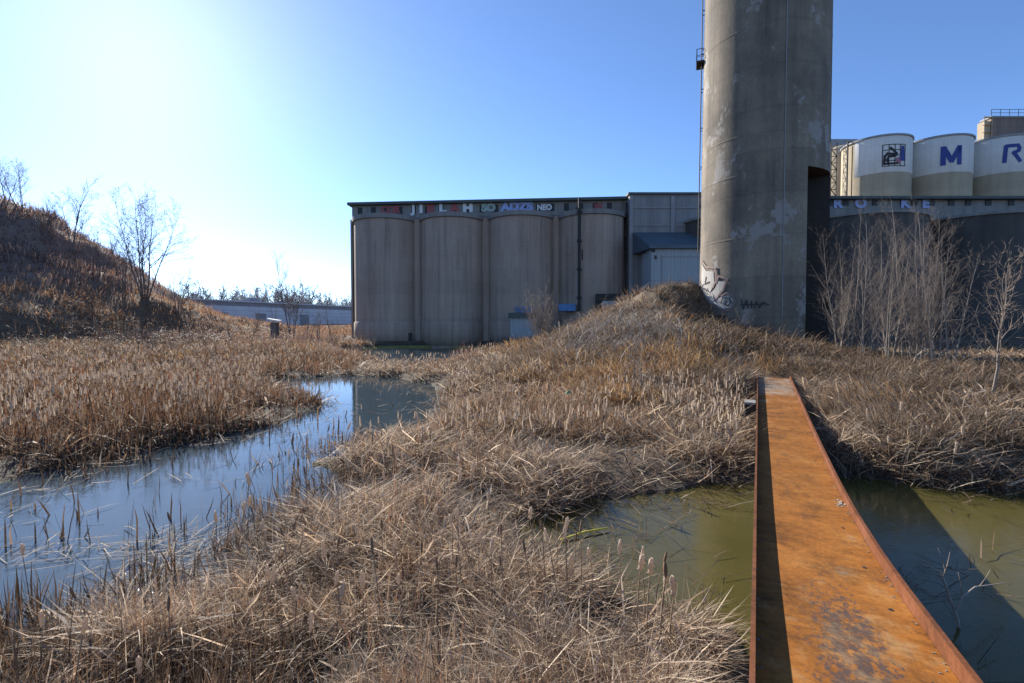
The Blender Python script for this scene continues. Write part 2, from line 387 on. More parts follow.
def soil():
    m, nt, b = M('marsh_soil')
    tc = N(nt, 'ShaderNodeNewGeometry'); sx = N(nt, 'ShaderNodeSeparateXYZ'); nt.links.new(tc.outputs['Position'], sx.inputs[0])
    v = tc.outputs['Position']
    f = noise_tex(nt, v, .9, 8, .7); g = noise_tex(nt, v, 9, 8, .75)
    st = noise_tex(nt, mapping(nt, (14,3,3)), 1.6, 7, .7)
    col = ramp(nt, f, [(.3,(.085,.055,.033)),(.5,(.15,.10,.06)),(.7,(.21,.15,.09))])
    col = mix(nt, .7, col, ramp(nt, g, [(.3,.4),(.7,1.3)]), 'MULTIPLY')
    col = mix(nt, .5, col, ramp(nt, st, [(.35,.5),(.65,1.3)]), 'MULTIPLY')
    bed = ramp(nt, noise_tex(nt, v, 1.6, 7, .7), [(.3,(.14,.135,.035)),(.52,(.25,.225,.065)),(.75,(.36,.31,.11))])
    bed = mix(nt, .6, bed, ramp(nt, noise_tex(nt, v, 8, 8, .75), [(.3,.45),(.6,1.1)]), 'MULTIPLY')
    under = ramp(nt, math_n(nt, 'ADD', math_n(nt, 'MULTIPLY', sx.outputs[2], 4), .5), [(.42,1),(.56,0)])
    low = ramp(nt, math_n(nt, 'MULTIPLY', sx.outputs[2], 2.0), [(.1,1),(.9,0)])
    col = mix(nt, math_n(nt, 'MULTIPLY', low, .8), col, (.04,.032,.024))
    high = ramp(nt, math_n(nt, 'MULTIPLY', sx.outputs[2], .1), [(.45,0),(.8,1)]); col = mix(nt, high, col, mix(nt, .5, (.23,.15,.115), ramp(nt, g, [(.3,.4),(.7,1.3)]), 'MULTIPLY'))
    nt.links.new(mix(nt, under, col, bed), b.inputs['Base Color']); b.inputs['Roughness'].default_value = .95
    bump(nt, g, b, .8, .08)
    return m
ground = link('ground', ground_mesh(), None, soil()); tag(ground, kind='structure')

def water_mat():
    m, nt, b = M('pond_water'); nt.nodes.remove(b)
    v = mapping(nt, (1,1,1), 'Object')
    sy_ = N(nt, 'ShaderNodeSeparateXYZ'); nt.links.new(v, sy_.inputs[0]); near = ramp(nt, math_n(nt, 'MULTIPLY', math_n(nt, 'SUBTRACT', sy_.outputs[1], math_n(nt, 'MULTIPLY', sy_.outputs[0], -.1)), .1), [(.42,1),(.95,0)])
    f1 = noise_tex(nt, mapping(nt, (1,2.2,1)), 2.6, 4, .55); f2 = noise_tex(nt, v, 34, 3, .6)
    h = math_n(nt, 'ADD', math_n(nt, 'MULTIPLY', f1, .7), math_n(nt, 'MULTIPLY', f2, .12))
    h2 = math_n(nt, 'ADD', math_n(nt, 'MULTIPLY', f1, .7), math_n(nt, 'MULTIPLY', f2, .4))
    b2 = N(nt, 'ShaderNodeBump'); b2.inputs['Strength'].default_value = .13; b2.inputs['Distance'].default_value = .02; nt.links.new(h2, b2.inputs['Height'])
    g2 = N(nt, 'ShaderNodeBsdfGlossy'); g2.inputs['Roughness'].default_value = .008; nt.links.new(b2.outputs[0], g2.inputs['Normal'])
    bp = N(nt, 'ShaderNodeBump'); bp.inputs['Strength'].default_value = .13; bp.inputs['Distance'].default_value = .02; nt.links.new(h, bp.inputs['Height'])
    fr = N(nt, 'ShaderNodeFresnel'); nt.links.new(bp.outputs[0], fr.inputs['Normal'])
    tr = N(nt, 'ShaderNodeBsdfTransparent'); tr.inputs[0].default_value = (.78,.74,.42,1)
    gl = N(nt, 'ShaderNodeBsdfGlossy'); gl.inputs['Roughness'].default_value = .008; nt.links.new(bp.outputs[0], gl.inputs['Normal'])
    ms = N(nt, 'ShaderNodeMixShader'); nt.links.new(fr.outputs[0], ms.inputs[0]); 
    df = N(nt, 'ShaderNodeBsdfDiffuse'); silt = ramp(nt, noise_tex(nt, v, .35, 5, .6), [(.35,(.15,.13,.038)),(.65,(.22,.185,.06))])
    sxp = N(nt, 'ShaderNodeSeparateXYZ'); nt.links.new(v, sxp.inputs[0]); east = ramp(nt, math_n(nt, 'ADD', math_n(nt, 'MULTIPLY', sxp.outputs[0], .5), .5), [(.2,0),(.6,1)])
    io = N(nt, 'ShaderNodeMapRange'); io.inputs[3].default_value = 1.48; io.inputs[4].default_value = 1.33; nt.links.new(east, io.inputs[0]); nt.links.new(io.outputs[0], fr.inputs[0]); nt.links.new(mix(nt, east, (.22,.27,.24), (.8,.74,.4)), tr.inputs[0]); nt.links.new(mix(nt, east, (.13,.205,.255), silt), df.inputs[0])  # west pond: blue diffuse colour stands in for reflected sky
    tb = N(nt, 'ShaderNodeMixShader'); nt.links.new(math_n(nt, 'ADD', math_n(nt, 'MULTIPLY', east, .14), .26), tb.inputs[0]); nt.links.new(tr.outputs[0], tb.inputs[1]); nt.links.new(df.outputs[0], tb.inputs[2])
    nt.links.new(tb.outputs[0], ms.inputs[1]); gm = N(nt, 'ShaderNodeMixShader'); nt.links.new(near, gm.inputs[0]); nt.links.new(gl.outputs[0], gm.inputs[1]); nt.links.new(g2.outputs[0], gm.inputs[2]); nt.links.new(gm.outputs[0], ms.inputs[2])
    nt.links.new(ms.outputs[0], nt.nodes['Material Output'].inputs[0])
    return m
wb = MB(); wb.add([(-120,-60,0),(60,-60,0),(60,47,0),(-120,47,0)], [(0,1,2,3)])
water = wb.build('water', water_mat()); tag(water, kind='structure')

# ------------------------------------------------------------------ letters
def text_mesh(txt, size, depth=.02, bold=.0):
    cu = bpy.data.curves.new('t', 'FONT'); cu.body = txt; cu.size = size; cu.extrude = depth; cu.offset = bold; cu.align_x = 'CENTER'
    ob = bpy.data.objects.new('t', cu); C.objects.link(ob)
    dg = bpy.context.evaluated_depsgraph_get(); me = bpy.data.meshes.new_from_object(ob.evaluated_get(dg))
    bpy.data.objects.remove(ob); bpy.data.curves.remove(cu); me.materials.clear()
    return me
def flat_text(txt, size, origin, ax, nrm, mat, parent, name='graffiti', bold=.0, sx=1.0):
    """stands on a wall: origin = bottom centre, ax = reading direction, nrm = out of the wall"""
    me = text_mesh(txt, size, .015, bold); ax = Vector(ax).normalized(); nr = Vector(nrm).normalized(); o0 = Vector(origin)
    for v in me.vertices: v.co = o0+ax*v.co.x*sx+Vector((0,0,1))*v.co.y+nr*(v.co.z+.04)
    return link(name, me, parent, mat)
def wrap(me, cx, cy, r, ang, z0):
    """bend a flat x/y mesh round a vertical cylinder; ang = direction (rad, from +X) that the middle faces"""
    for v in me.vertices:
        x, y, z = v.co; a = ang+x/r; v.co = (cx+(r+.03+z)*math.cos(a), cy+(r+.03+z)*math.sin(a), z0+y)
    return me
def subdiv_x(me, step):
    import bmesh
    bm = bmesh.new(); bm.from_mesh(me)
    xs = [v.co.x for v in bm.verts]; x = min(xs)+step
    while x < max(xs):
        bmesh.ops.bisect_plane(bm, geom=bm.verts[:]+bm.edges[:]+bm.faces[:], plane_co=(x,0,0), plane_no=(1,0,0)); x += step
    bm.to_mesh(me); bm.free(); return me
def stroke_mesh(lines, width, depth=.015):
    """flat strokes (x,y polylines) with real thickness"""
    mb = MB()
    for k, ln in enumerate(lines):
        for j, ((x0,y0),(x1,y1)) in enumerate(zip(ln[:-1], ln[1:])):
            L = math.hypot(x1-x0, y1-y0) or 1e-6; nx, ny = -(y1-y0)/L*width/2, (x1-x0)/L*width/2; e = width*.25/L
            xa, ya, xb, yb = x0-(x1-x0)*e, y0-(y1-y0)*e, x1+(x1-x0)*e, y1+(y1-y0)*e
            d = depth+.0015*((j+k) % 5)
            vs = [(xa+nx,ya+ny),(xa-nx,ya-ny),(xb-nx,yb-ny),(xb+nx,yb+ny)]
            mb.add([(a,b,0) for a,b in vs]+[(a,b,d) for a,b in vs], [(3,2,1,0),(4,5,6,7),(0,1,5,4),(1,2,6,5),(2,3,7,6),(3,0,4,7)])
    return mb.mesh('strokes')
def poly_mesh(pts, depth=.012):
    n = len(pts); mb = MB()
    mb.add([(a,b,0) for a,b in pts]+[(a,b,depth) for a,b in pts], [tuple(range(n))[::-1], tuple(range(n,2*n))]+[(i,(i+1)%n,n+(i+1)%n,n+i) for i in range(n)])
    me = mb.mesh('patch')
    import bmesh
    bm = bmesh.new(); bm.from_mesh(me); bmesh.ops.triangulate(bm, faces=bm.faces[:]); bm.to_mesh(me); bm.free()
    return me

# ------------------------------------------------------------------ grain silo block (left)
AX, AY = xx(350, 201, 57.7), 57.7; BXx, BYy = xx(628, 195, 55.0), 55.0
fd = np.array([BXx-AX, BYy-AY]); LEN = np.hypot(*fd); fd /= LEN; fn = np.array([fd[1], -fd[0]])     # along, out towards the viewer
def F(s, o=0.0): return AX+fd[0]*s+fn[0]*o, AY+fd[1]*s+fn[1]*o
ROOF = zz(199.5, 56.4); GB = ROOF-1.9
blk = empty('silo_block', (*F(LEN/2), .3), 'long grey concrete grain silo block with rounded bays and graffiti under its roof edge', 'silo block')
blk_loc = Vector(blk.location)
def put(o, par=blk):
    """keeps world coordinates of a part whose thing sits at its own base"""
    o.data.transform(__import__('mathutils').Matrix.Translation(-Vector(par.location))) if par.type == 'EMPTY' else None
    return o
def P(mb, name, mat, par, smooth=False):
    o = mb.build(name, mat, par, smooth); root = par
    while root.parent: root = root.parent
    o.data.transform(__import__('mathutils').Matrix.Translation(-Vector(root.location))) if root.type == 'EMPTY' else None
    return o
def PM(me, name, mat, par):
    o = link(name, me, par, mat); root = par
    while root.parent: root = root.parent
    if root.type == 'EMPTY': o.data.transform(__import__('mathutils').Matrix.Translation(-Vector(root.location)))
    return o
def wall_box(mb, s0, s1, o0, o1, z0, z1):
    a, b, c, d = F(s0,o1), F(s1,o1), F(s1,o0), F(s0,o0)
    mb.add([(*a,z0),(*b,z0),(*c,z0),(*d,z0),(*a,z1),(*b,z1),(*c,z1),(*d,z1)], [(0,3,2,1),(4,5,6,7),(0,1,5,4),(1,2,6,5),(2,3,7,6),(3,0,4,7)])
NB = 4; PITCHS = LEN/NB; ang_out = math.atan2(fn[1], fn[0])
mb = MB(); wall_box(mb, 0, LEN, -18, -.9, -.5, GB-.02); P(mb, 'rear_wall', MAT['silo'], blk)
for i in range(NB):
    s = PITCHS*(i+.5); c = F(s, -1.4); r = PITCHS*.5-.18
    mb = MB(); mb.lathe([(r,-.5),(r,GB-.55)], 40, (*c,0), ang_out-1.62, ang_out+1.62); si = P(mb, 'silo', MAT['silo'], blk, True)
    mb = MB(); mb.lathe([(r-.02,GB-.55),(r+.22,GB-.5),(r+.22,GB),(0.2,GB+.02)], 40, (*c,0), ang_out-1.62, ang_out+1.62); P(mb, 'rim', MAT['gallery'], si)
    mb = MB(); mb.lathe([(r+.02,0),(r+.12,.02),(r+.12,2.55),(r+.02,2.7)], 40, (*c,0), ang_out-1.5, ang_out+1.5); P(mb, 'plinth', MAT['silo'], si, True)
    if i < NB-1:
        mb = MB(); cc = F(PITCHS*(i+1), -.45); mb.lathe([(.62,-.5),(.62,GB-.2)], 14, (*cc,0), ang_out-1.5, ang_out+1.5); P(mb, 'buttress', MAT['silo'], blk, True)
mb = MB(); wall_box(mb, -.25, 0-.003, -18, -.6, -.5, GB); P(mb, 'end_wall', MAT['silo'], blk)
gal = MB(); wall_box(gal, 0, LEN, -18, -.55, GB+.03, ROOF-.3); gal = P(gal, 'gallery', MAT['gallery'], blk)
ws = [i*1.63+1.0 for i in range(int(LEN/1.63))]
for s in ws:
    mb = MB(); wall_box(mb, s-.28, s+.28, -.6, -.52, GB+.55, ROOF-.5); P(mb, 'window', MAT['dark'], gal)
mb = MB(); wall_box(mb, -.35, LEN+.1, -18.3, .05, ROOF-.3, ROOF); P(mb, 'roof', MAT['roof'], blk)
def gtext(txt, u, size, mat, sx=1.0, dz=.42, bold=.0):
    s = (xx(u, 205, 56.4)-AX)/fd[0]; o = F(s, -.5)
    m_ = flat_text(txt, size, (*o, GB+dz), (fd[0],fd[1],0), (fn[0],fn[1],0), mat, blk, 'graffiti', bold, sx)
    m_.data.transform(__import__('mathutils').Matrix.Translation(-blk_loc)); return m_
for t_, u_, sz_, m_, sx_, dz_, b_ in (('COR',387,1.25,'gpink',.85,.66,.05),('J',411,1.4,'gwhite',1.0,.36,.05),('I',419,1.4,'gwhite',1.1,.36,.06),('E',428.5,1.4,'gpink',1.1,.36,.07),('L',441,1.4,'gwhite',1.1,.36,.07),('A',453.5,1.4,'gpink',1.15,.36,.08),('H',467,1.4,'gwhite',1.1,.36,.08),('SO',488,1.3,'ggreen',.95,.4,.05),('ADZS',516.5,1.5,'gblue',.95,.36,.07),('NEO',544,1.0,'gwhite',.8,.5,.02),('XK',597,1.0,'gpink',.8,.5,.03)): gtext(t_, u_, sz_*.88, MAT[m_], sx_*1.15, .68, b_+.02)
# pipes on the front
for u, v0, v1, off in ((578,203,312,1.6),(626,203,262,.9)):
    s = (xx(u, 250, 55.5)-AX)/fd[0]; p_ = s-(PITCHS*(int(s/PITCHS)+.5)); off = max(math.sqrt(max((PITCHS*.5-.18)**2-p_*p_, 0))-1.4, -.4)+.5; p = F(s, off); mb = MB(); z0, z1 = zz(v1, 55), zz(v0, 55)
    mb.tube([(*p,z0),(*p,z1)], .16, 8)
    q = F(s, -.5); mb.tube([(*p,z1-.3),(*q,z1-.3)], .14, 8)
    for zc in np.linspace(z0+1.5, z1-1.5, 4): mb.tube([(p[0],p[1],zc-.12),(p[0],p[1],zc+.12)], .26, 8)
    P(mb, 'drain_pipe', MAT['pipe'], blk)
s = (xx(582, 250, 55.5)-AX)/fd[0]
mb = MB(); wall_box(mb, s-.18, s+.45, 1.2, 2.3, zz(262,55), zz(252,55)); P(mb, 'junction_box', MAT['pipe'], blk)
# low openings and small annexes at the foot
for u, w_ in ((408,.35),(560,.6)):
    s = (xx(u, 330, 55.5)-AX)/fd[0]; p = s-(PITCHS*(int(s/PITCHS)+.5)); oo = math.sqrt(max((PITCHS*.5-.18)**2-p*p, 0))-1.4
    mb = MB(); wall_box(mb, s-w_, s+w_, oo, oo+.22, .3, 1.4); P(mb, 'hatch', MAT['dark'], blk)
s = (xx(527, 320, 54)-AX)/fd[0]
mb = MB(); wall_box(mb, s-1.5, s+1.6, 2.6, 4.2, -.2, zz(318,53)); P(mb, 'annex', MAT['shedclad'], blk)
mb = MB(); wall_box(mb, s-1.7, s+1.2, 2.65, 4.5, zz(318,53), zz(313,53)); P(mb, 'annex_roof', MAT['roof'], blk)
for u, v, t, sz in ((527,312,'SOUR',.85),):
    s = (xx(u, v, 53.5)-AX)/fd[0]; o = F(s, 2.78)
    g = flat_text(t, sz, (*o, zz(312,53)), (fd[0],fd[1],0), (fn[0],fn[1],0), MAT['bluepaint'], blk, 'graffiti', .02, 1.0); g.data.transform(__import__('mathutils').Matrix.Translation(-blk_loc))
s = (xx(569, 308, 53)-AX)/fd[0]; mb = MB(); wall_box(mb, s-.9, s+.9, 1.5, 2.9, zz(311,53), zz(304,53)); P(mb, 'tank', MAT['bluepaint'], blk)
s = (xx(612, 300, 54)-AX)/fd[0]
mb = MB(); wall_box(mb, s-1.9, s+1.9, 2.9, 3.3, zz(298,52.5), zz(294,52.5)); wall_box(mb, s-1.9, s-1.5, 2.9, 3.3, 0, zz(298,52.5)); P(mb, 'door_frame', MAT['pipe'], blk)
mb = MB(); wall_box(mb, s-1.2, s+1.9, 2.7, 3.0, 0, zz(301,52.5)); P(mb, 'loading_door', MAT['shedclad'], blk)
mb = MB(); wall_box(mb, s-1.5, s+1.9, 2.2, 2.69, 0, zz(299.5,52.5)); P(mb, 'recess', MAT['dark'], blk)

# ------------------------------------------------------------------ sheet-clad head house and lean-to
HX0 = xx(629, 230, 54.2); HX1 = HX0+14.5; HZ = zz(192.6, 54.2)
hh = empty('head_house', ((HX0+HX1)/2, 54.5, .5), 'tall flat-roofed metal clad building standing between the silo block and the round tower', 'building')
mb = MB(); mb.box(HX0, HX1, 54.2, 72, 0, HZ-.25); P(mb, 'wall', MAT['clad'], hh)
mb = MB(); mb.box(HX0-.15, HX1+.15, 54.0, 72.2, HZ-.25, HZ); P(mb, 'roof', MAT['roof'], hh)
mb = MB(); mb.box(HX0+4.6, HX0+5.0, 54.05, 54.19, 4, HZ-.4); mb.box(HX0+.02, HX0+.4, 54.05, 54.19, 4, HZ-.4); P(mb, 'corner_trim', MAT['galv'], hh)
for k in (zz(208.5,54.2), zz(226,54.2)):
    mb = MB(); mb.box(HX0, HX1, 54.1, 54.19, k, k+.12); P(mb, 'flashing', MAT['galv'], hh)
sh = empty('lean_to_shed', (xx(672, 260, 51), 50.5, .5), 'pale metal lean-to with a blue grey hipped roof against the metal clad building', 'shed')
SX0, SX1 = xx(643, 260, 50.4), xx(643, 260, 50.4)+11
EZ, RZ = zz(245, 50), zz(231.5, 53.5)
mb = MB(); mb.box(SX0+.8, SX1, 50.3, 53.95, 0, EZ-.02); P(mb, 'wall', MAT['shedclad'], sh)
mb = MB()
q = [(SX0+.5,49.9,EZ),(SX1,49.9,EZ),(SX1,54,RZ),(SX0-.2,54,RZ),(SX0+.5,49.9,EZ-.35),(SX1,49.9,EZ-.35),(SX1,54,EZ-.35),(SX0-.2,54,EZ-.35)]
mb.add(q, [(0,1,2,3),(7,6,5,4),(0,4,5,1),(1,5,6,2),(2,6,7,3),(3,7,4,0)]); P(mb, 'roof', MAT['blue_roof'], sh)
mb = MB(); x_ = xx(653, 250, 50.3); mb.box(x_-.2, x_+.2, 50.2, 50.29, zz(252,50.3), zz(247.5,50.3)); P(mb, 'vent', MAT['dark'], sh)
mb = MB(); x_ = xx(655.5, 250, 50.3); mb.box(x_-.1, x_+.1, 50.2, 50.29, zz(259,50.3), zz(255.5,50.3)); P(mb, 'vent', MAT['dark'], sh)
mb = MB(); x_ = xx(662, 250, 50.3); mb.box(x_-.04, x_+.04, 50.24, 50.29, 0, zz(256,50.3)); mb.box(x_, SX1, 50.24, 50.288, zz(257,50.3), zz(256.4,50.3)); P(mb, 'seam', MAT['galv'], sh)

# ------------------------------------------------------------------ dark silo block (right, behind the stack)
RY = 52.0; RX0 = xx(800, 200, RY); RX1 = RX0+75; RZ_ = zz(196, RY)
rb = empty('silo_block', ((RX0+RX1)/2, RY, .8), 'shaded concrete silo block behind bare trees with pale letters along its window band', 'silo block')
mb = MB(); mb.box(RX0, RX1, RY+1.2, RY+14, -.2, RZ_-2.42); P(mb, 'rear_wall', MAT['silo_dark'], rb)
mb = MB(); mb.box(RX0, RX1, RY+.6, RY+14, RZ_-2.4, RZ_-.28); ga = P(mb, 'gallery', MAT['gallery'], rb)
mb = MB(); mb.box(RX0-.2, RX1, RY-.1, RY+14.2, RZ_-.28, RZ_); P(mb, 'roof', MAT['roof'], rb)
BW = 13.2; xb = xx(955, 230, RY-2)-2*BW
for i in range(5):
    cx = xb+BW*(i+.5); r = BW*.5-.1; cy = RY+3.4
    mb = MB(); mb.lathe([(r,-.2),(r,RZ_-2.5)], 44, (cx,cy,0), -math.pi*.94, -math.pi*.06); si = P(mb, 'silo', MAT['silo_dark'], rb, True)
    mb = MB(); mb.lathe([(r-.02,RZ_-2.5),(r+.2,RZ_-2.45),(r+.2,RZ_-2.2),(r*.3,RZ_-2.19)], 44, (cx,cy,0), -math.pi*.94, -math.pi*.06); P(mb, 'rim', MAT['gallery'], si)
for u in (830.5,845.5,875,903,914,931.5,951,968,988,1011):
    x_ = xx(u, 202, RY+.6); mb = MB(); mb.box(x_-.3, x_+.3, RY+.5, RY+.59, zz(205.5,RY+.6), zz(200,RY+.6)); P(mb, 'window', MAT['dark'], ga)
for t, u, m_ in (('R',838,'gblue'),('O',861,'gblue'),('K',905.5,'gblue'),('E',926,'gblue')):
    g = flat_text(t, 1.3, (xx(u,202,RY+.5), RY+.55, zz(207.2,RY+.5)), (1,0,0), (0,-1,0), MAT[m_], rb, 'graffiti', .07, 1.15); g.data.transform(__import__('mathutils').Matrix.Translation(-Vector(rb.location)))

# ------------------------------------------------------------------ white-topped silos far right
PY = 86.0; PR = 5.0; top = zz(145, PY); wz = zz(180.5, PY); KA = math.atan2(-1, -.0)
row = empty('silo_row', (xx(940, 180, PY), PY, 1), 'row of tall tan silos with white painted tops, a grid emblem and blue letters', 'silos')
rowM = __import__('mathutils').Matrix.Translation(-Vector(row.location))
cxs = [xx(875, 180, PY)+i*10.35 for i in range(4)]
face = lambda cx: math.atan2(-PY, -cx)         # direction towards the viewer's side
for i, cx in enumerate(cxs):
    mb = MB(); mb.lathe([(PR,0),(PR,wz),(PR,top-.26)], 56, (cx,PY,0)); si = P(mb, 'silo', MAT['tan'], row, True)
    mb = MB(); mb.lathe([(PR+.02,wz),(PR+.04,wz+.02),(PR+.04,top-.25)], 56, (cx,PY,0), *((face(cx)-.62, face(cx)+2.2) if i == 0 else (0, 2*math.pi))); wt = P(mb, 'painted_band', MAT['white'], si, True)
    if i == 0:   # first band starts only a little round the corner: bare tan strip at the far left
        pass
    mb = MB(); mb.lathe([(PR+.02,top-.25),(PR+.22,top-.22),(PR+.22,top+.05),(PR-1,top+.25),(.05,top+.6)], 56, (cx,PY,0)); P(mb, 'cap', MAT['galv'], si)
    if i == 3: continue
    sz = 4.0; mid = face(cx)+(.53, .44, .47, 0)[i]
    if i == 0:
        g = 3.5; step = g/4
        me = stroke_mesh([[(-g/2+k*step,-g/2),(-g/2+k*step,g/2)] for k in range(5)]+[[(-g/2,-g/2+k*step),(g/2,-g/2+k*step)] for k in range(5)], .11)
        PM(wrap(subdiv_x(me,.4), cx, PY, PR+.05, mid, zz(155,PY-5)), 'emblem_grid', MAT['black'], wt)
        me = stroke_mesh([[(-1.5,-1.4),(-1.45,-.2),(-1.1,.35),(-.3,.2),(.15,.1)],[(-.7,1.25),(-.1,.65),(.3,.25),(.1,-.15),(-.9,-.25),(-1.1,-.7),(-.9,-1.3)],[(-1.5,-1.4),(.5,-1.35)]], .3, .03)
        PM(wrap(subdiv_x(me,.4), cx, PY, PR+.07, mid, zz(155,PY-5)), 'emblem_arm', MAT['black'], wt)
        me = poly_mesh([(.75,-.9),(1.65,-.9),(1.6,.4),(1.5,1.5),(1.05,1.5),(.95,.3)], .03)
        PM(wrap(subdiv_x(me,.4), cx, PY, PR+.06, mid, zz(155,PY-5)), 'emblem_mark', MAT['letter'], wt)
        me = poly_mesh([(.1,-.6),(.9,-.2),(1.1,-1.0),(.7,-1.4),(.2,-1.1)], .025)
        PM(wrap(subdiv_x(me,.4), cx, PY, PR+.06, mid, zz(155,PY-5)), 'emblem_mark', MAT['red'], wt)
    elif i == 1:
        a = 1.12; h = 2.8
        me = stroke_mesh([[(-a,0),(-a,h)],[(-a+.1,h-.2),(0,.45),(a-.1,h-.2)],[(a,0),(a,h)]], .72)
        PM(wrap(subdiv_x(me,.4), cx, PY, PR+.05, mid, zz(163.5,PY-5)), 'letter', MAT['letter'], wt)
    else:
        h = 2.9
        me = stroke_mesh([[(-1.05,0),(-.9,h-.3),(.65,h-.3),(.9,h-.75),(.75,h-1.2),(.1,h-1.45)],[(.1,h-1.45),(1.05,0)]], .56)
        PM(wrap(subdiv_x(me,.4), cx, PY, PR+.05, mid, zz(161,PY-5)), 'letter', MAT['letter'], wt)
# rail line along the tops
mb = MB()
mb.tube([(cxs[0]-PR-.6,PY-1,top+.15),(cxs[3],PY-1,top+.15)], .07, 5); mb.tube([(cxs[0]-PR-.6,PY-1,top+.15),(cxs[0]-PR-.6,PY-1,0)], .14, 5); mb.tube([(cxs[0]-PR-.2,PY-1.6,top-.8),(cxs[0]-PR-.2,PY-1.6,0)], .08, 5)
P(mb, 'pipe', MAT['pipe'], row)
# tan bin with stair frame just right of the stack
tb = empty('tan_bin', (xx(840, 170, 92), 92, 1), 'narrow tan storage bin with a dark stair frame right beside the round tower', 'bin')
tx = xx(842, 170, 92); tz = zz(152, 92)
mb = MB(); mb.lathe([(3.0,0),(3.0,tz),(2.6,tz+.5),(.1,tz+.9)], 32, (tx,92,0)); P(mb, 'bin_wall', MAT['tan'], tb, True)
mb = MB(); mb.box(tx-1.6, tx+3.6, 93, 97, tz-1, zz(139,93)); P(mb, 'cabin', MAT['galv'], tb)
mb = MB()
fx0, fx1 = xx(831, 170, 88), xx(836.5, 170, 88)
for x_ in (fx0, fx1): mb.tube([(x_,88,0),(x_,88,zz(143,88))], .09, 5)
zs = np.linspace(zz(196,88), zz(143,88), 9)
for k, (a, b) in enumerate(zip(zs[:-1], zs[1:])):
    mb.tube([(fx0,88,a),(fx1,88,a)], .07, 4); mb.tube([(fx0 if k%2 else fx1,88,a),(fx1 if k%2 else fx0,88,b)], .08, 4)
P(mb, 'stair_frame', MAT['pipe'], tb)
# rusty house on top at the right edge
hy = 90; rh = empty('roof_house', (xx(1006, 125, hy), hy, zz(134, hy)), 'rusty corrugated machine house with a railing on top of the white silos', 'machine house')
hx0, hx1 = xx(991, 125, hy-3), xx(1075, 125, hy-3); hz0, hz1 = top-.1, zz(118, hy-3)
mb = MB(); mb.box(hx0, hx1, hy-3, hy-1.3, hz0, hz1); P(mb, 'wall', MAT['rustclad'], rh)
mb = MB(); mb.box(hx0-.2, hx1+.2, hy-3.2, hy-1.1, hz1, hz1+.3); P(mb, 'roof', MAT['galv'], rh)
mb = MB()
for x_ in np.arange(hx0, hx1, 1.6): mb.tube([(x_,hy-3,hz1+.3),(x_,hy-3,hz1+1.5)], .05, 4)
for dz in (.9, 1.5): mb.tube([(hx0,hy-3,hz1+dz),(hx1,hy-3,hz1+dz)], .045, 4)
P(mb, 'railing', MAT['pipe'], rh)
mb = MB()
for dx in (-1.5,-.2): mb.tube([(hx0+dx,hy-3.4,hz0-1),(hx0+dx,hy-3.4,hz1+.2)], .06, 4)
mb.box(hx0-1.1, hx0-.02, hy-2.9, hy-1.6, hz0-.5, hz1-.5)
for z_ in np.linspace(hz0, hz1, 5): mb.box(hx0-1.55, hx0-.02, hy-3.45, hy-2.92, z_, z_+.05)
P(mb, 'lit_side_frame', MAT['tan'], rh)  # tan frame and box carry the sunlit tone of the left side

# ------------------------------------------------------------------ round concrete stack
CY = 27.2; CX = (xx(700.5, 250, CY)+xx(829.5, 250, CY))/2; CR0 = (xx(829.5,250,CY)-xx(700.5,250,CY))/2*math.cos(math.atan2(CX,CY))*1.0
d0 = math.hypot(CX, CY); half = (math.atan2(xx(829.5,250,CY),CY)-math.atan2(xx(700,250,CY),CY))/2
mid_az = (math.atan2(xx(829.5,250,CY),CY)+math.atan2(xx(700,250,CY),CY))/2
CX = math.sin(mid_az)*d0; CY = math.cos(mid_az)*d0; CR0 = d0*math.sin(half)
BASEZ = .6; H = 34.0
def rad(z): return CR0*(1-.0016*(z-4))
view = math.atan2(-CY, -CX)                     # angle (from +X) from the stack towards the viewer
stack = empty('smokestack', (CX, CY, BASEZ), 'massive round weathered concrete tower with a tall dark slot and white graffiti at its foot', 'smokestack')
slotz = zz(173, CY-2.0)
def ang_at(u):
    """angle on the stack surface seen at column u"""
    az = math.atan2((u-512)/FPX, 1.0)-mid_az; s_ = max(-1, min(1, math.tan(az)*d0/CR0*.985)); 
    # solve ray-circle
    al = az; b = d0*math.cos(al); disc = max(CR0**2-(d0*math.sin(al))**2, 0); t = b-math.sqrt(disc)
    hx, hy_ = t*math.sin(mid_az+al), t*math.cos(mid_az+al); return math.atan2(hy_-CY, hx-CX)
a_s0, a_s1 = ang_at(805), ang_at(828.2)
mb = MB(); n = 128; zs = [BASEZ-1.2, slotz]+list(np.linspace(slotz, H, 8)[1:])
def add_shell(rf, z0, z1, A0, A1, k, inward=False):
    base = len(mb.v)
    for z in (z0, z1):
        for j in range(k+1):
            t = A0+(A1-A0)*j/k; r = rf(z); mb.v.append((CX+r*math.cos(t), CY+r*math.sin(t), z))
    for j in range(k):
        q = (base+j, base+j+1, base+k+1+j+1, base+k+1+j); mb.f.append(q[::-1] if inward else q)
add_shell(rad, BASEZ-1.2, slotz, a_s1, a_s0+2*math.pi, 110)
for z0, z1 in zip(zs[1:-1], zs[2:]): add_shell(rad, z0, z1, a_s1, a_s0+2*math.pi, 110); add_shell(rad, z0, z1, a_s0, a_s1, 12)
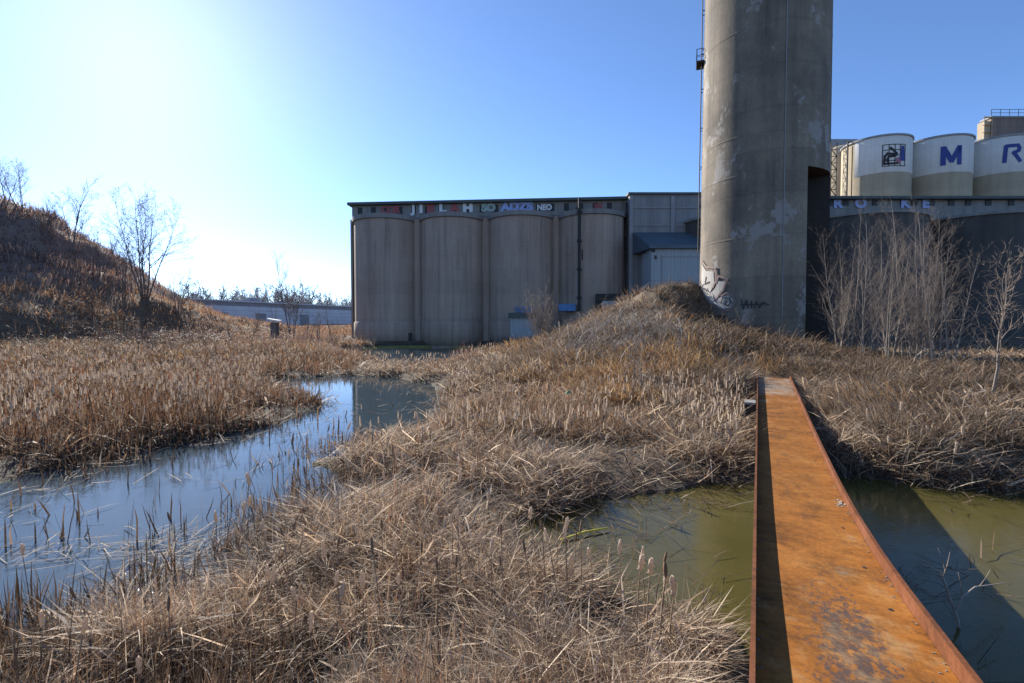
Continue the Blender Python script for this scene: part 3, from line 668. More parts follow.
# top rim, closed
top_r = rad(H); base = len(mb.v)
for r in (top_r, top_r-.5):
    for j in range(96): t = 2*math.pi*j/96; mb.v.append((CX+r*math.cos(t), CY+r*math.sin(t), H))
for j in range(96): mb.f.append((base+j, base+(j+1)%96, base+96+(j+1)%96, base+96+j))
shell = P(mb, 'shell', MAT['stack'], stack, True)
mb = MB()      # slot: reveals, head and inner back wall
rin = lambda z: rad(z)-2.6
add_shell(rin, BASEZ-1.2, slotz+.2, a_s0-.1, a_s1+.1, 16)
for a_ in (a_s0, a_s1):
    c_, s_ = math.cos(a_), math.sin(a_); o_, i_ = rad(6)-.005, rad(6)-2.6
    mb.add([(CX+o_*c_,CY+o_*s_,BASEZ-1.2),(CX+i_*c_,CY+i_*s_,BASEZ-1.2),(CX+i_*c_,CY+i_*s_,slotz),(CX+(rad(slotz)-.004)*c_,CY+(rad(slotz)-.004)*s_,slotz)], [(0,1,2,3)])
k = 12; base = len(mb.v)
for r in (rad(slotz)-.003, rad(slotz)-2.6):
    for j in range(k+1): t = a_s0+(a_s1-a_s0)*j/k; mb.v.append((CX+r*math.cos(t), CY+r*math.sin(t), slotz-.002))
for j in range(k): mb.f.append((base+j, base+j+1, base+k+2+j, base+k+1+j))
P(mb, 'slot', MAT['stack_in'], stack)  # wall colour darkened to hold the shade inside the slot
for z_ in (zz(130, CY-3), zz(171, CY-3), zz(236, CY-3), zz(20,CY-3)):      # pour joints standing a little proud
    mb = MB(); r = rad(z_); k = 100
    A0, A1 = (a_s1, a_s0+2*math.pi)
    mb.lathe([(r,z_-.05),(r+.009,z_-.03),(r+.009,z_+.03),(r,z_+.05)], k, (CX,CY,0), A0, A1 if z_ < slotz+.2 else A0+2*math.pi); P(mb, 'joint_band', MAT['stack'], shell)
# lightning cable and ladder
ac = ang_at(781.5); mb = MB(); mb.tube([(CX+(rad(z)+.035)*math.cos(ac+.0006*math.sin(z*2)), CY+(rad(z)+.035)*math.sin(ac), z) for z in np.linspace(2.6, H, 24)], .022, 5); P(mb, 'cable', MAT['galv'], stack)
al = math.atan2(-CY, -CX)-(math.pi/2-half)+.02        # left limb as seen from the path
dirl = Vector((math.cos(al), math.sin(al), 0)); tanl = Vector((-math.sin(al), math.cos(al), 0)); cen = Vector((CX, CY, 0))
mb = MB()
for s_ in (-.22, .22):
    mb.tube([cen+dirl*(rad(z)+.12)+tanl*s_+Vector((0,0,z)) for z in (6.5, 15, 24, H)], .028, 5)
for z in np.arange(6.6, H, .32): mb.tube([cen+dirl*(rad(z)+.12)+tanl*-.22+Vector((0,0,z)), cen+dirl*(rad(z)+.12)+tanl*.22+Vector((0,0,z))], .016, 4)
for z in np.arange(7, H, 2.2):
    for s_ in (-.22,.22): mb.tube([cen+dirl*(rad(z)-.05)+tanl*s_+Vector((0,0,z)), cen+dirl*(rad(z)+.12)+tanl*s_+Vector((0,0,z))], .025, 4)
ladd = P(mb, 'ladder', MAT['pipe'], stack)
zp = zz(54, CY); mb = MB(); c_ = cen+dirl*(rad(zp)+.19)+Vector((0,0,zp))
mb.obox(c_, dirl*.2, tanl*.45, Vector((0,0,.05)))
for z in (.35,.7):
    mb.tube([c_-dirl*.19-tanl*.43+Vector((0,0,z)), c_+dirl*.19-tanl*.43+Vector((0,0,z)), c_+dirl*.19+tanl*.43+Vector((0,0,z)), c_-dirl*.19+tanl*.43+Vector((0,0,z))], .025, 4)
for a_, b_ in ((1,1),(1,-1)): mb.tube([c_+dirl*.19*a_+tanl*.43*b_, c_+dirl*.19*a_+tanl*.43*b_+Vector((0,0,.7))], .025, 4)
P(mb, 'platform', MAT['pipe'], ladd)
# graffiti at the foot, wrapped on the shell
def dec(pts_px, mat, name, layer=0, line=None):
    out = []
    amid = ang_at(722); zref = zz(300, CY-2)
    for seg in pts_px:
        q = []
        for u, v in seg:
            a_ = ang_at(u); t_ = a_; px_, py_ = CX+CR0*math.cos(t_), CY+CR0*math.sin(t_)
            z_ = zz(v, py_)
            da = (a_-amid+math.pi) % (2*math.pi)-math.pi; q.append((da*CR0, z_-zref))
        out.append(q)
    me = stroke_mesh(out, line, .012) if line else poly_mesh(out[0], .01)
    return PM(wrap(subdiv_x(me,.3), CX, CY, CR0*1.0-.02+layer*.012, amid, zref), name, mat, shell)
W1 = [(701.5,264),(706,271),(713,272),(714,285),(709,294),(714,290),(718,281),(725,282),(723,289),(715,300),(720,297),(728,295),(733,300),(731,307),(724,309),(716,305),(711,303),(705,297),(700.8,291)]
dec([W1], MAT['gfaded'], 'graffiti', 1)
for ln_k in [[(701.8,261),(706,267),(715,268),(715.5,281),(713,287)],[(716,283),(718,276),(727,279),(723,290),(715,300)],[(700.8,292),(705,298),(711,304),(717,307),(724,311),(731,309),(735,302),(732,295),(726,293),(721,296)]]: dec([ln_k], MAT['gdull'], 'graffiti', 2, .11)
for ln_k in [[(727,301),(725,304),(728,306),(731,302),(729,298),(723,298),(721,303)],[(706,277),(705,284),(709,282)],[(703,288),(708,291)],[(715,315),(726,316)]]: dec([ln_k], MAT['gdark'], 'graffiti', 3, .07)
for ln_k in ([(741,300),(743,309),(746,300),(748,308)],[(751,301),(751,308)],[(754,308),(756,301),(759,308),(762,302),(768,305)],[(740,305),(764,304)]): dec([ln_k], MAT['gdark'], 'graffiti', 2, .06)

# ------------------------------------------------------------------ long low warehouse far left
la = np.array([xx(196, 300, 95), 95.0]); lb_ = np.array([xx(352, 300, 134), 134.0]); ld_ = (lb_-la)/np.hypot(*(lb_-la)); ln_ = np.array([ld_[1], -ld_[0]])
L_ = np.hypot(*(lb_-la))+14; wh = empty('warehouse', (*((la+lb_)/2), 2.5), 'long low grey ribbed warehouse beyond the marsh under the bare tree line', 'warehouse')
def wbx(mb, s0, s1, o0, o1, z0, z1):
    g = lambda s, o: tuple(la+ld_*s+ln_*o)
    a, b, c, d = g(s0,o1), g(s1,o1), g(s1,o0), g(s0,o0)
    mb.add([(*a,z0),(*b,z0),(*c,z0),(*d,z0),(*a,z1),(*b,z1),(*c,z1),(*d,z1)], [(0,3,2,1),(4,5,6,7),(0,1,5,4),(1,2,6,5),(2,3,7,6),(3,0,4,7)])
WT = zz(298.5, 95)
mb = MB(); wbx(mb, -10, L_, -20, 0, 1, WT-1.2); P(mb, 'wall', MAT['siding'], wh)
mb = MB(); wbx(mb, -10, L_, -20, -.25, WT-1.18, WT-.3); P(mb, 'window_band', MAT['galv'], wh)
mb = MB(); wbx(mb, -10, L_, -20.2, .12, WT-.3, WT); P(mb, 'roof', MAT['siding'], wh)
mb = MB(); wbx(mb, 14, 17, -6, -3, WT, WT+1.0); P(mb, 'roof_unit', MAT['galv'], wh)
for s0 in (4, 13, 25):
    mb = MB(); wbx(mb, s0, s0+2.6, 0, .06, 1, WT-2.6); P(mb, 'dock_door', MAT['galv'], wh)

# ------------------------------------------------------------------ rusty beam bridge
yy = np.array([-4,-1,0,1,1.84,2.43,3.1,4.2,5.3,8,11,14.2]); hh_ = np.array([1.12,1.18,1.22,1.28,1.36,1.45,1.57,1.67,1.72,1.66,1.54,1.42])
ys = np.linspace(-4, 14.15, 70); prof = np.interp(ys, yy, hh_)
kk = np.ones(7)/7; prof = np.convolve(np.pad(prof, 3, 'edge'), kk, 'valid'); zt = EYE-prof; ss = ys/BY
br = empty('footbridge', (0, 0, 0), 'sagging rusty steel channel beam laid as a footbridge over the green water', 'bridge')
br.rotation_euler = (0, 0, -math.atan2(BX, BY))       # local x across, local y along
def strip(p0, p1, za, zb):
    mb = MB(); k = len(ss)
    for s_, z_ in zip(ss, zt): mb.v += [(p0,s_,z_+za),(p1,s_,z_+za),(p1,s_,z_+zb),(p0,s_,z_+zb)]
    for i in range(k-1):
        for j in range(4): q = (j+1) % 4; mb.f.append((4*i+j, 4*i+q, 4*i+4+q, 4*i+4+j))
    mb.f += [(0,1,2,3), (4*k-1,4*k-2,4*k-3,4*k-4)]
    return mb
FH = .088
strip(.011, .798, -FH-.022, -FH).build('web', MAT['rust'], br)
strip(-.012, .010, -.24, 0).build('flange', MAT['rustf'], br)
strip(.8, .826, -.24, 0).build('flange', MAT['rustf'], br)
mb = MB()
for s_, p_ in ((2.6,.69),(3.4,.70),(5.0,.68),(7.4,.69),(9.0,.72),(4.1,.69)):
    z_ = np.interp(s_, ss, zt)-FH; mb.lathe([(.013,0),(.013,.0025),(.001,.003)], 8, (p_,s_,z_+.0005))
mb.build('bolt_holes', MAT['dark'], br)['kind'] = 'stuff'
# supporting block near the far end
s0 = 10.0/BY; bxy = (s0*BX-.135*NX, s0*BY-.135*NY); gz = g1(*bxy)
pb = empty('support_block', (*bxy, gz), 'weathered concrete block propping up the far left side of the rusty bridge', 'block')
ztop = float(np.interp(s0, ss, zt))-.05-gz
mb = MB(); mb.obox((0,0,(ztop-.3)/2), (.1*NX,.1*NY,0), (.2*BX,.2*BY,0), (0,0,(ztop+.3)/2)); mb.build('block', MAT['stack_in'], pb)
mb = MB(); mb.obox((0,0,ztop+.022), (.105*NX,.105*NY,0), (.22*BX,.22*BY,0), (0,0,.02)); mb.build('cap', MAT['gallery'], pb)
# chips of debris on the deck
r_ = random.Random(3); sx_, sy_ = at_z(845, 500, EYE-1.75)
loc_s = sx_*BX+sy_*BY; loc_p = sx_*NX+sy_*NY-.03
mb = MB()
for k in range(34):
    p_ = loc_p+r_.gauss(0,.03); s_ = loc_s+r_.gauss(0,.06); z_ = np.interp(s_, ss, zt)-FH; q = r_.uniform(.004,.011)
    x_, y_ = p_*NX+s_*BX, p_*NY+s_*BY
    a_ = r_.uniform(0,6); mb.obox((x_,y_,z_+q*.4), (q*math.cos(a_),q*math.sin(a_),0), (-q*.7*math.sin(a_),q*.7*math.cos(a_),0), (0,0,q*.4))
tag(mb.build('debris_chips', MAT['gfaded']), 'small heap of pale chips lying on the rusty bridge deck', 'debris', kind='stuff')

mb = MB()
for k in range(420):
    s_ = r_.uniform(1.2, 15.5); p_ = .797-abs(r_.gauss(0,.028)) if k % 3 else .012+abs(r_.gauss(0,.02)); z_ = float(np.interp(s_, ss, zt))-FH; q = r_.uniform(.002,.007)
    x_, y_ = p_*NX+s_*BX, p_*NY+s_*BY; a_ = r_.uniform(0,6); mb.obox((x_,y_,z_+q*.3), (q*math.cos(a_),q*math.sin(a_),0), (-q*.6*math.sin(a_),q*.6*math.cos(a_),0), (0,0,q*.35))
tag(mb.build('dirt_crumbs', MAT['bark']), 'crumbs of dirt and rust gathered along the flanges of the beam', 'dirt', kind='stuff')

# ------------------------------------------------------------------ blades: numpy ribbons, ONE mesh per kind of cover
def ribbons(name, P0, Ln, Wd, az, tilt, kink, col, mat, segs=3, twist=None):
    n = len(P0)
    if n == 0: return None
    ca, sa = np.cos(az), np.sin(az)
    side_a = rng.uniform(0, 2*np.pi, n) if twist is None else twist
    sd = np.stack([np.cos(side_a), np.sin(side_a), np.zeros(n)], 1)
    p = P0.copy(); V = np.zeros((n, 2*segs+1, 3)); cur = tilt.copy(); step = Ln/segs
    for k in range(segs):
        wk = Wd*(1-.25*k/segs)*.5
        V[:,2*k] = p-sd*wk[:,None]; V[:,2*k+1] = p+sd*wk[:,None]
        d = np.stack([np.sin(cur)*ca, np.sin(cur)*sa, np.cos(cur)], 1)
        p = p+d*step[:,None]; cur = cur+kink[:,k]
    V[:,2*segs] = p
    nv = 2*segs+1; base = (np.arange(n)*nv)[:,None]
    quads = np.concatenate([base+np.array([2*k,2*k+1,2*k+3,2*k+2])[None] for k in range(segs-1)], 1)
    tri = base+np.array([2*segs-2,2*segs-1,2*segs])[None]
    loops = np.concatenate([quads, tri], 1).ravel()
    sizes = np.tile(np.array([4]*(segs-1)+[3]), n); starts = np.concatenate([[0], np.cumsum(sizes)[:-1]])
    me = bpy.data.meshes.new(name); me.vertices.add(n*nv); me.vertices.foreach_set('co', V.astype(np.float32).ravel())
    me.loops.add(len(loops)); me.loops.foreach_set('vertex_index', loops.astype(np.int32))
    me.polygons.add(len(sizes)); me.polygons.foreach_set('loop_start', starts.astype(np.int32))
    me.update(calc_edges=True)
    a = me.attributes.new('Col', 'FLOAT_COLOR', 'POINT')
    cc = np.repeat(np.concatenate([col, np.ones((n,1))], 1), nv, 0)
    a.data.foreach_set('color', cc.astype(np.float32).ravel())
    return link(name, me, None, mat)
def pal(n, cols, wts, var=.22):
    cols = np.array(cols); i = rng.choice(len(cols), n, p=np.array(wts)/sum(wts))
    return np.clip(cols[i]*np.array([.84,.8,.78])*(1+rng.normal(0, var, (n,1))), .01, .8)
STRAW, TAN, BROWN, RED, GREY, DARK, PALE = (.47,.375,.27), (.325,.235,.155), (.205,.135,.085), (.24,.125,.07), (.27,.235,.19), (.075,.052,.036), (.56,.47,.34)
def scatter(n, r0, r1, a0=-62, a1=62):
    a = np.radians(rng.uniform(a0, a1, n)); r = np.exp(rng.uniform(math.log(r0), math.log(r1), n))
    return np.sin(a)*r, np.cos(a)*r, r
LB = poly([(-900,352),(-200,356),(120,352),(260,357),(330,362),(352,368),(345,376),(262,381),(262,394),(322,404),(302,416),(240,431),(150,450),(60,467),(0,482),(-250,500),(-900,545)])
def bridge_clear(x, y):
    p = x*NX+y*NY; s_ = x*BX+y*BY
    return ~((p > -.22) & (p < 1.05) & (s_ < 15.9) & (s_ > -5))
stack_d = lambda x, y: np.hypot(x-CX, y-CY)
def clear(x, y): return bridge_clear(x, y) & (stack_d(x, y) > CR0+.15) & (y < 52.5-.0*x)

# --- marsh: matted and standing dead reeds
def marsh(n):
    x, y, r = scatter(n, 2.3, 46, -58, 58); h = land(x, y); sd, a, b = water_sd(x, y)
    P2 = np.stack([x, y], 1); left = sdist(P2, LB) < .3
    hl = hill(x, y)
    clump = fnoise(x*1.15, y*1.15, 41); mat_ = fnoise(x*.35, y*.35, 43)
    edge = np.clip((sd+.35)/.7, 0, 1)*np.where(a < .4, 1, 1)
    # stragglers standing in the near pond
    strag = (sd < 0) & (a < 0) & (y < 10) & (rng.random(n) < .4*np.exp(sd*2.2)*(clump > .52))
    keep = clear(x, y) & (h < .75) & (hl < .3) & ((rng.random(n) < edge*(.08+1.35*sstep(.3,.62,clump))) & (sd > -.3) | strag)
    x, y, r, h, sd, a, b, left, clump, mat_, strag = [q[keep] for q in (x,y,r,h,sd,a,b,left,clump,mat_,strag)]
    n = len(x); u = rng.random(n)
    stand = (u < np.where((x > 5.2) & (y > 6), .06, 1)) & (u < np.where(left, .62, np.clip(.28+.9*(mat_-.45), .08, .62)))
    ht = np.where(left, rng.uniform(.22, .72, n)*(.3+.75*mat_+.55*clump), rng.uniform(.12, .5, n)*(.35+1.0*mat_)*(.75+.35*clump))*(1-.45*np.exp(-np.maximum(sd,0)*1.0))
    Ln = np.where(stand, ht, rng.uniform(.2, .75, n)*np.clip(.5+r/16,.6,1)); Ln = np.where(strag, rng.uniform(.15,.5,n), Ln)
    Wd = np.clip(.0013*r, .0042, .03)*np.exp(rng.normal(-.1,.4,n))
    broad = (~stand) & (rng.random(n) < .2); Wd = np.where(broad, Wd*1.9, Wd)
    stalky = stand & (rng.random(n) < .3); Ln = np.where(stalky, Ln*1.25+.08, Ln); Wd = np.where(stalky, Wd*.7, Wd)
    tilt = np.where(stand, np.abs(rng.normal(.08,.16,n)), rng.uniform(.85, 1.56, n)); tilt = np.where(strag, np.abs(rng.normal(.1,.3,n)), tilt)
    flow = fnoise(x*.4, y*.4, 47)*12.0; az = np.where(stand, rng.uniform(0,6.283,n), flow+rng.normal(0,1.7,n))
    kink = np.stack([rng.normal(.1,.15,n)+(rng.random(n)<np.where(left,.35,.25))*rng.uniform(.6,1.8,n)*stand, rng.normal(.15,.25,n), rng.normal(.1,.2,n)], 1)
    z0 = np.where(stand, h-.05, h+rng.uniform(-.04, .15, n)*np.clip(.25+clump*.9, 0, 1)*np.clip(sd*1.5+.3,.1,1))
    z0 = np.where(sd < 0, -.12, z0)
    col = np.where(stand[:,None], pal(n, [TAN,BROWN,RED,STRAW,DARK], [3,4,1.8,1.4,1.6]), pal(n, [STRAW,TAN,GREY,BROWN,PALE,DARK], [2.0,2.6,2.6,3.4,1.0,2.2]))
    lc = pal(n, [RED,BROWN,TAN,DARK,GREY], [5.5,4,1.0,1.8,1.0])*.95; col = np.where((left & (rng.random(n) < .8))[:,None], lc, col)
    col = np.where(broad[:,None], pal(n, [PALE,STRAW,GREY,TAN], [3,3,2,2])*1.15, col); col = np.where(left[:,None], col, col*1.22)
    dk = (strag | ((sd < .25) & (rng.random(n) < .4)))[:,None]; col = np.where(dk, pal(n, [DARK,BROWN,GREY], [3,2,.6]), col)
    tone = (.72+.55*fnoise(x*.5, y*.5, 49))[:,None]; tone2 = fnoise(x*.22, y*.22, 51)[:,None]
    col = col*tone*np.concatenate([1+.0*tone2, 1-.12*(tone2-.5), 1-.3*(tone2-.5)], 1)
    return ribbons('dead_reeds', np.stack([x,y,z0],1), Ln, Wd, az, tilt, kink, col, MAT['reed'])
tag(marsh(620000), 'matted and standing dead brown reeds covering the marsh', 'reeds', kind='stuff')

# --- grass on the mound and the banks
def bank(n):
    x, y, r = scatter(n, 6, 52, -50, 62); h = land(x, y); sd, a, b = water_sd(x, y)
    keep = clear(x, y) & (h > .35) & (sd > .05) & (hill(x,y) < .3); x, y, r, h, sd = [q[keep] for q in (x,y,r,h,sd)]; n = len(x)
    cl = fnoise(x*.7, y*.7, 61); c2 = fnoise(x*.28, y*.28, 63)
    k = rng.random(n) < .1+1.5*sstep(.3,.62,cl); x, y, r, h, sd, cl, c2 = [q[k] for q in (x,y,r,h,sd,cl,c2)]; n = len(x)
    gx = land(x+.3, y)-land(x-.3, y); gy = land(x, y+.3)-land(x, y-.3)
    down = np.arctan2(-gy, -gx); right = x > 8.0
    stand = rng.random(n) < np.where(right, .05, .3+.25*(c2-.5))
    Ln = np.where(stand, rng.uniform(.15,.5,n), rng.uniform(.25,.8,n))*(.5+.9*cl)*np.where(right, .8, 1)
    Wd = np.clip(.0011*r, .005, .035)*rng.uniform(.5,1.5,n)
    az = np.where(stand, rng.uniform(0,6.283,n), down+rng.normal(0,.8,n)+np.where(right, rng.normal(0,1.0,n), 0))
    tilt = np.where(stand, np.abs(rng.normal(.15,.2,n)), rng.uniform(.5,1.35,n)+np.where(right,.25,0))
    kink = np.stack([rng.normal(.2,.25,n), rng.normal(.2,.35,n), rng.normal(.2,.3,n)], 1)
    z0 = h+np.where(stand, -.05, rng.uniform(-.03,.16,n)*cl*1.4)
    gold = pal(n, [(.47,.32,.15),(.36,.22,.10),(.29,.155,.07),STRAW,BROWN], [3,3,2,1.3,1.0])
    grey = pal(n, [GREY,TAN,BROWN,STRAW,DARK], [3,2,2.5,1.2,1.2])
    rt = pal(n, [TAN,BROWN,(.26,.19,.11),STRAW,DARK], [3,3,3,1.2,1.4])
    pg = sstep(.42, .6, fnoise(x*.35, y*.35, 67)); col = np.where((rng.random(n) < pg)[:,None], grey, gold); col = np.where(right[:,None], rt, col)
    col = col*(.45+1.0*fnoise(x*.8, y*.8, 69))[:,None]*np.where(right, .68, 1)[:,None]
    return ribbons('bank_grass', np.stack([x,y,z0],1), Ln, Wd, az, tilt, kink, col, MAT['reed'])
tag(bank(330000), 'dry golden and grey grass on the mound and the banks', 'grass', kind='stuff')

# --- hill brush and rough ground at the left and the back
def hillside(n):
    x, y, r = scatter(n, 22, 110, -62, 40); h = land(x, y); sd, a, b = water_sd(x, y); hl = hill(x, y)
    keep = (sd > .3) & ((hl > .04) | (h > .22) & (x < -2)) & ((y < 51) | (x < -20.5)); x, y, r, h, hl = [q[keep] for q in (x,y,r,h,hl)]; n = len(x)
    P2 = np.stack([x, y], 1); k = ((sdist(P2, LB) > 0) | (hl > .2)) & (rng.random(n) < .2+1.0*fnoise(x*.3, y*.3, 71)); x, y, r, h, hl = [q[k] for q in (x,y,r,h,hl)]; n = len(x)
    up = sstep(4.0, 7.5, hl+(fnoise(x*.2, y*.2, 73)-.5)*5)
    brush = rng.random(n) < up*.7+.1
    Ln = np.where(brush, rng.uniform(.4,1.2,n), rng.uniform(.25,.65,n))*(.6+.8*fnoise(x*.5,y*.5,74))
    Wd = np.where(brush, .0007, .0011)*r*rng.uniform(.5,1.5,n)
    tilt = np.where(brush, np.abs(rng.normal(.2,.3,n)), rng.uniform(.3,1.3,n)); az = rng.uniform(0,6.283,n)
    kink = np.stack([rng.normal(.15,.25,n), rng.normal(.2,.3,n), rng.normal(.2,.3,n)], 1)
    col = np.where(brush[:,None], pal(n, [(.17,.115,.10),(.24,.165,.135),(.32,.22,.165),(.11,.075,.06)], [3,3,1.5,1.5]), pal(n, [(.30,.155,.08),BROWN,TAN,GREY,(.34,.2,.1)], [3,2,2,1.2,2.5]))
    col = col*(.85+.7*fnoise(x*.25, y*.25, 76))[:,None]
    return ribbons('hill_brush', np.stack([x,y,h-.03],1), Ln, Wd, az, tilt, kink, col, MAT['reed'])
tag(hillside(420000), 'dark twiggy brush and red brown grass on the hill and behind the marsh', 'brush', kind='stuff')

# --- tangled brambles: long arching canes
def canes(name, n, zone, cols, wts, Lr, wk, label):
    X, Y, Rr = [], [], []
    x, y, r = zone(n); h = land(x, y); sd, a, b = water_sd(x, y); k = clear(x, y) & (sd > -.15); x, y, r, h = x[k], y[k], r[k], h[k]; n = len(x)
    Ln = rng.uniform(*Lr, n); Wd = np.clip(wk*r, .005, .04)*rng.uniform(.6,1.4,n); tilt = rng.uniform(-.2,.9,n)
    kink = np.stack([rng.uniform(.1,.6,n) for _ in range(6)], 1)
    return tag(ribbons(name, np.stack([x,y,h],1), Ln, Wd, rng.uniform(0,6.283,n), tilt, kink, pal(n, cols, wts), MAT['brush'], 6), label, 'brambles', kind='stuff')
def blob(cx, cy, sx, sy):
    def f(n):
        x = cx+rng.normal(0, sx, n); y = cy+rng.normal(0, sy, n); return x, y, np.hypot(x, y)
    return f
c1 = at_g(625, 345); canes('brambles', 3800, blob(c1[0], c1[1]+1.5, 1.5, 2.6), [GREY,(.42,.39,.35),BROWN], [3,3,1.5], (.6,1.6), .0009, 'grey tangled brambles on the front of the mound left of the tower')
c2 = at_g(740, 345); canes('brambles', 1500, blob(c2[0], c2[1], 1.7, 1.2), [BROWN,TAN,DARK], [3,2,2], (.5,1.3), .001, 'brown tangled stems around the foot of the round tower')
def rz(n):
    x, y, r = scatter(n, 7, 19, 30, 58); return x, y, r
canes('brambles', 7500, rz, [TAN,GREY,BROWN,STRAW,DARK], [2.5,2,3,1,2], (.3,.9), .0007, 'low tangled dry vines over the bank right of the bridge')
def wz_(n):
    s_ = rng.uniform(0,1,n); x = 5.6+s_*9; y = 7.6+rng.normal(0,.35,n)+.06*(x-6); return x, y, np.hypot(x, y)
canes('brambles', 900, wz_, [STRAW,TAN,GREY,DARK], [2,2,2,1], (.5,1.4), .0008, 'pale arching stems drooping to the water along the right bank')
def far_bush(n):
    x = rng.uniform(-40, -16, n); y = 42+rng.normal(0, 6, n)-.3*(x+28); k = (fnoise(x*.3,y*.3,83) > .48); x, y = x[k], y[k]; return x, y, np.hypot(x, y)
canes('brambles', 5000, far_bush, [GREY,(.3,.25,.2),BROWN,RED], [2,2,3,2], (.6,2.0), .0008, 'grey brown thicket at the back of the marsh before the warehouse')
def foot(n):
    s_ = rng.uniform(0, LEN+12, n); o = rng.uniform(2.9, 6, n); q = np.array([F(a, b) for a, b in zip(s_, o)]); return q[:,0], q[:,1]-.6, np.hypot(q[:,0], q[:,1])
canes('brambles', 2600, foot, [BROWN,GREY,DARK], [2,1,2], (.5,1.6), .0008, 'dark scrub along the foot of the silo block')

# --- litter of broken reed stems floating at the pond edge
def litter(n):
    x, y, r = scatter(n, 2.5, 22, -60, 56); sd, a, b = water_sd(x, y)
    k = ((a < .2) | (b < .1) & (rng.random(n) < .45)) & (sd < .05) & bridge_clear(x, y) & (rng.random(n) < np.exp(np.minimum(sd,0)*np.where(y < 5.0, .5, 1.3))*sstep(np.where(y < 5.0, .38, .5),np.where(y < 5.0, .6, .64),fnoise(x*.9, y*1.8, 91))); x, y, r = x[k], y[k], r[k]; n = len(x)
    return ribbons('floating_stems', np.stack([x,y,np.full(n,.006)+rng.uniform(0,.03,n)],1), rng.uniform(.12,.6,n), np.clip(.0016*r,.005,.02)*rng.uniform(.6,1.5,n), rng.uniform(0,6.283,n), rng.uniform(1.3,1.62,n), rng.normal(0,.08,(n,3)), pal(n,[TAN,GREY,DARK,BROWN],[2,1,3,3]), MAT['reed'])
tag(litter(70000), 'broken reed stems floating along the edges of the pond and the pool', 'reed litter', kind='stuff')
def stubs(n):
    x, y, r = scatter(n, 2.6, 20, -62, 2); sd, a, b = water_sd(x, y)
    k = (a < .1) & (sd < .0) & (rng.random(n) < np.exp(np.minimum(sd,0)*1.1)*sstep(np.where(y < 5.2, .4, .55),np.where(y < 5.2, .58, .68),fnoise(x*1.1, y*1.1, 93))*np.where((y < 5.2) & (sd < -.4), np.exp(-sd*.7), 1)*np.where(y > 7, .2, np.where(y < 5.2, 1.6, .7))); x, y, r = x[k], y[k], r[k]; n = len(x)
    Wd = np.clip(.0022*r, .008, .03)*rng.uniform(.7,1.6,n)
    return ribbons('reed_stubs', np.stack([x,y,np.full(n,-.1)],1), rng.uniform(.2,.55,n), Wd, rng.uniform(0,6.283,n), np.abs(rng.normal(.08,.2,n)), rng.normal(0,.1,(n,3)), pal(n,[DARK,(.05,.035,.025),BROWN],[3,2,1.5]), MAT['reed'], 3)
tag(stubs(9000), 'dark rotten reed stubs standing in the open pond', 'reed stubs', kind='stuff')

# ------------------------------------------------------------------ cattails
def head_mesh(seed, ln=.15, rd=.017, fluffy=True):
    q = random.Random(seed); mb = MB(); prof = []
    k = 7
    for i in range(k+1):
        t = i/k; r = rd*(math.sin(math.pi*min(max(t,.02),.98))**.45)*(1+(q.uniform(-.25,.35) if fluffy else 0)); prof.append((max(r,.001), t*ln))
    mb.lathe(prof, 7)
    if fluffy:
        mb.v = [(x+q.gauss(0,rd*.12), y+q.gauss(0,rd*.12), z) for x, y, z in mb.v]
        for j in range(14):
            a = q.uniform(0,6.28); z = q.uniform(0,ln); l = q.uniform(.4,1.0)*rd
            p = Vector((math.cos(a)*rd*.8, math.sin(a)*rd*.8, z)); mb.tube([p, p+Vector((math.cos(a)*l, math.sin(a)*l, q.uniform(-.012,.012)))], [rd*.22, rd*.05], 3, False)
    return mb.mesh('head', True)
HEADS = [head_mesh(i, .11+.012*i, .015+.0012*(i%3)) for i in range(6)]+[head_mesh(20+i, .12, .0115, False) for i in range(2)]
for i, me in enumerate(HEADS): me.materials.append(MAT['head'] if i < 6 else MAT['headdark'])
def stalk_mesh(h, seed):
    q = random.Random(seed); mb = MB(); b1, b2 = q.gauss(0,.05), q.gauss(0,.05)
    mb.tube([(b1*t*t*h, b2*t*t*h, t*h) for t in (-.12/h,.3,.6,.85,1)], [.0055,.005,.0045,.004,.003], 5, False); me = mb.mesh('stalk', True); me.materials.append(MAT['stalk']); return me, (b1*h, b2*h, h-.005)
STALKS = [stalk_mesh(hh, i) for i, hh in enumerate((.36,.45,.55,.62,.72,.4,.5,.58))]
def cattail(x, y, z, label, group, si=None, hi=None, sc=1.0):
    si = random.randrange(8) if si is None else si; hi = random.randrange(8) if hi is None else hi
    o = empty('cattail', (x, y, z), label, 'cattail', group); o.rotation_euler = (random.gauss(0,.07), random.gauss(0,.07), random.uniform(0,6.28)); o.scale = (sc,)*3
    st = link('stalk', STALKS[si][0], o); hd = link('head', HEADS[hi], o); hd.location = STALKS[si][1]; hd.rotation_euler = (random.gauss(0,.15), random.gauss(0,.15), 0)
    return o
# four that stand out before the green pool
for (u, v0, si, lab) in ((637,592,1,'leftmost of the three pale cattails standing before the green pool'),(647,600,1,'tall pale cattail in the middle of the three before the green pool'),(661,594,0,'slim brown cattail, right of the three before the green pool'),(670,618,0,'short bent cattail with a ragged head below the green pool')):
    d = ray(u, {637:574,647:578,661:576,670:594}[u]); Yh = at_z(u, {637:648,647:650,661:648,670:652}[u], .1)[1]; p = at_y(u, {637:574,647:578,661:576,670:594}[u], Yh)
    z = g1(p[0], p[1]); hgt = p[2]-max(z,0)
    o = cattail(p[0], p[1], max(z, 0), lab, None, si, 2 if u != 661 else 6, 1.0); b = STALKS[si][1]
    o.rotation_euler = (0,0,0); s_ = hgt/b[2]; o.scale = (min(s_,1.3),)*2+(s_,)
    for c_ in o.children:
        if c_.name.startswith('head'): c_.scale = (1,1,1/s_)
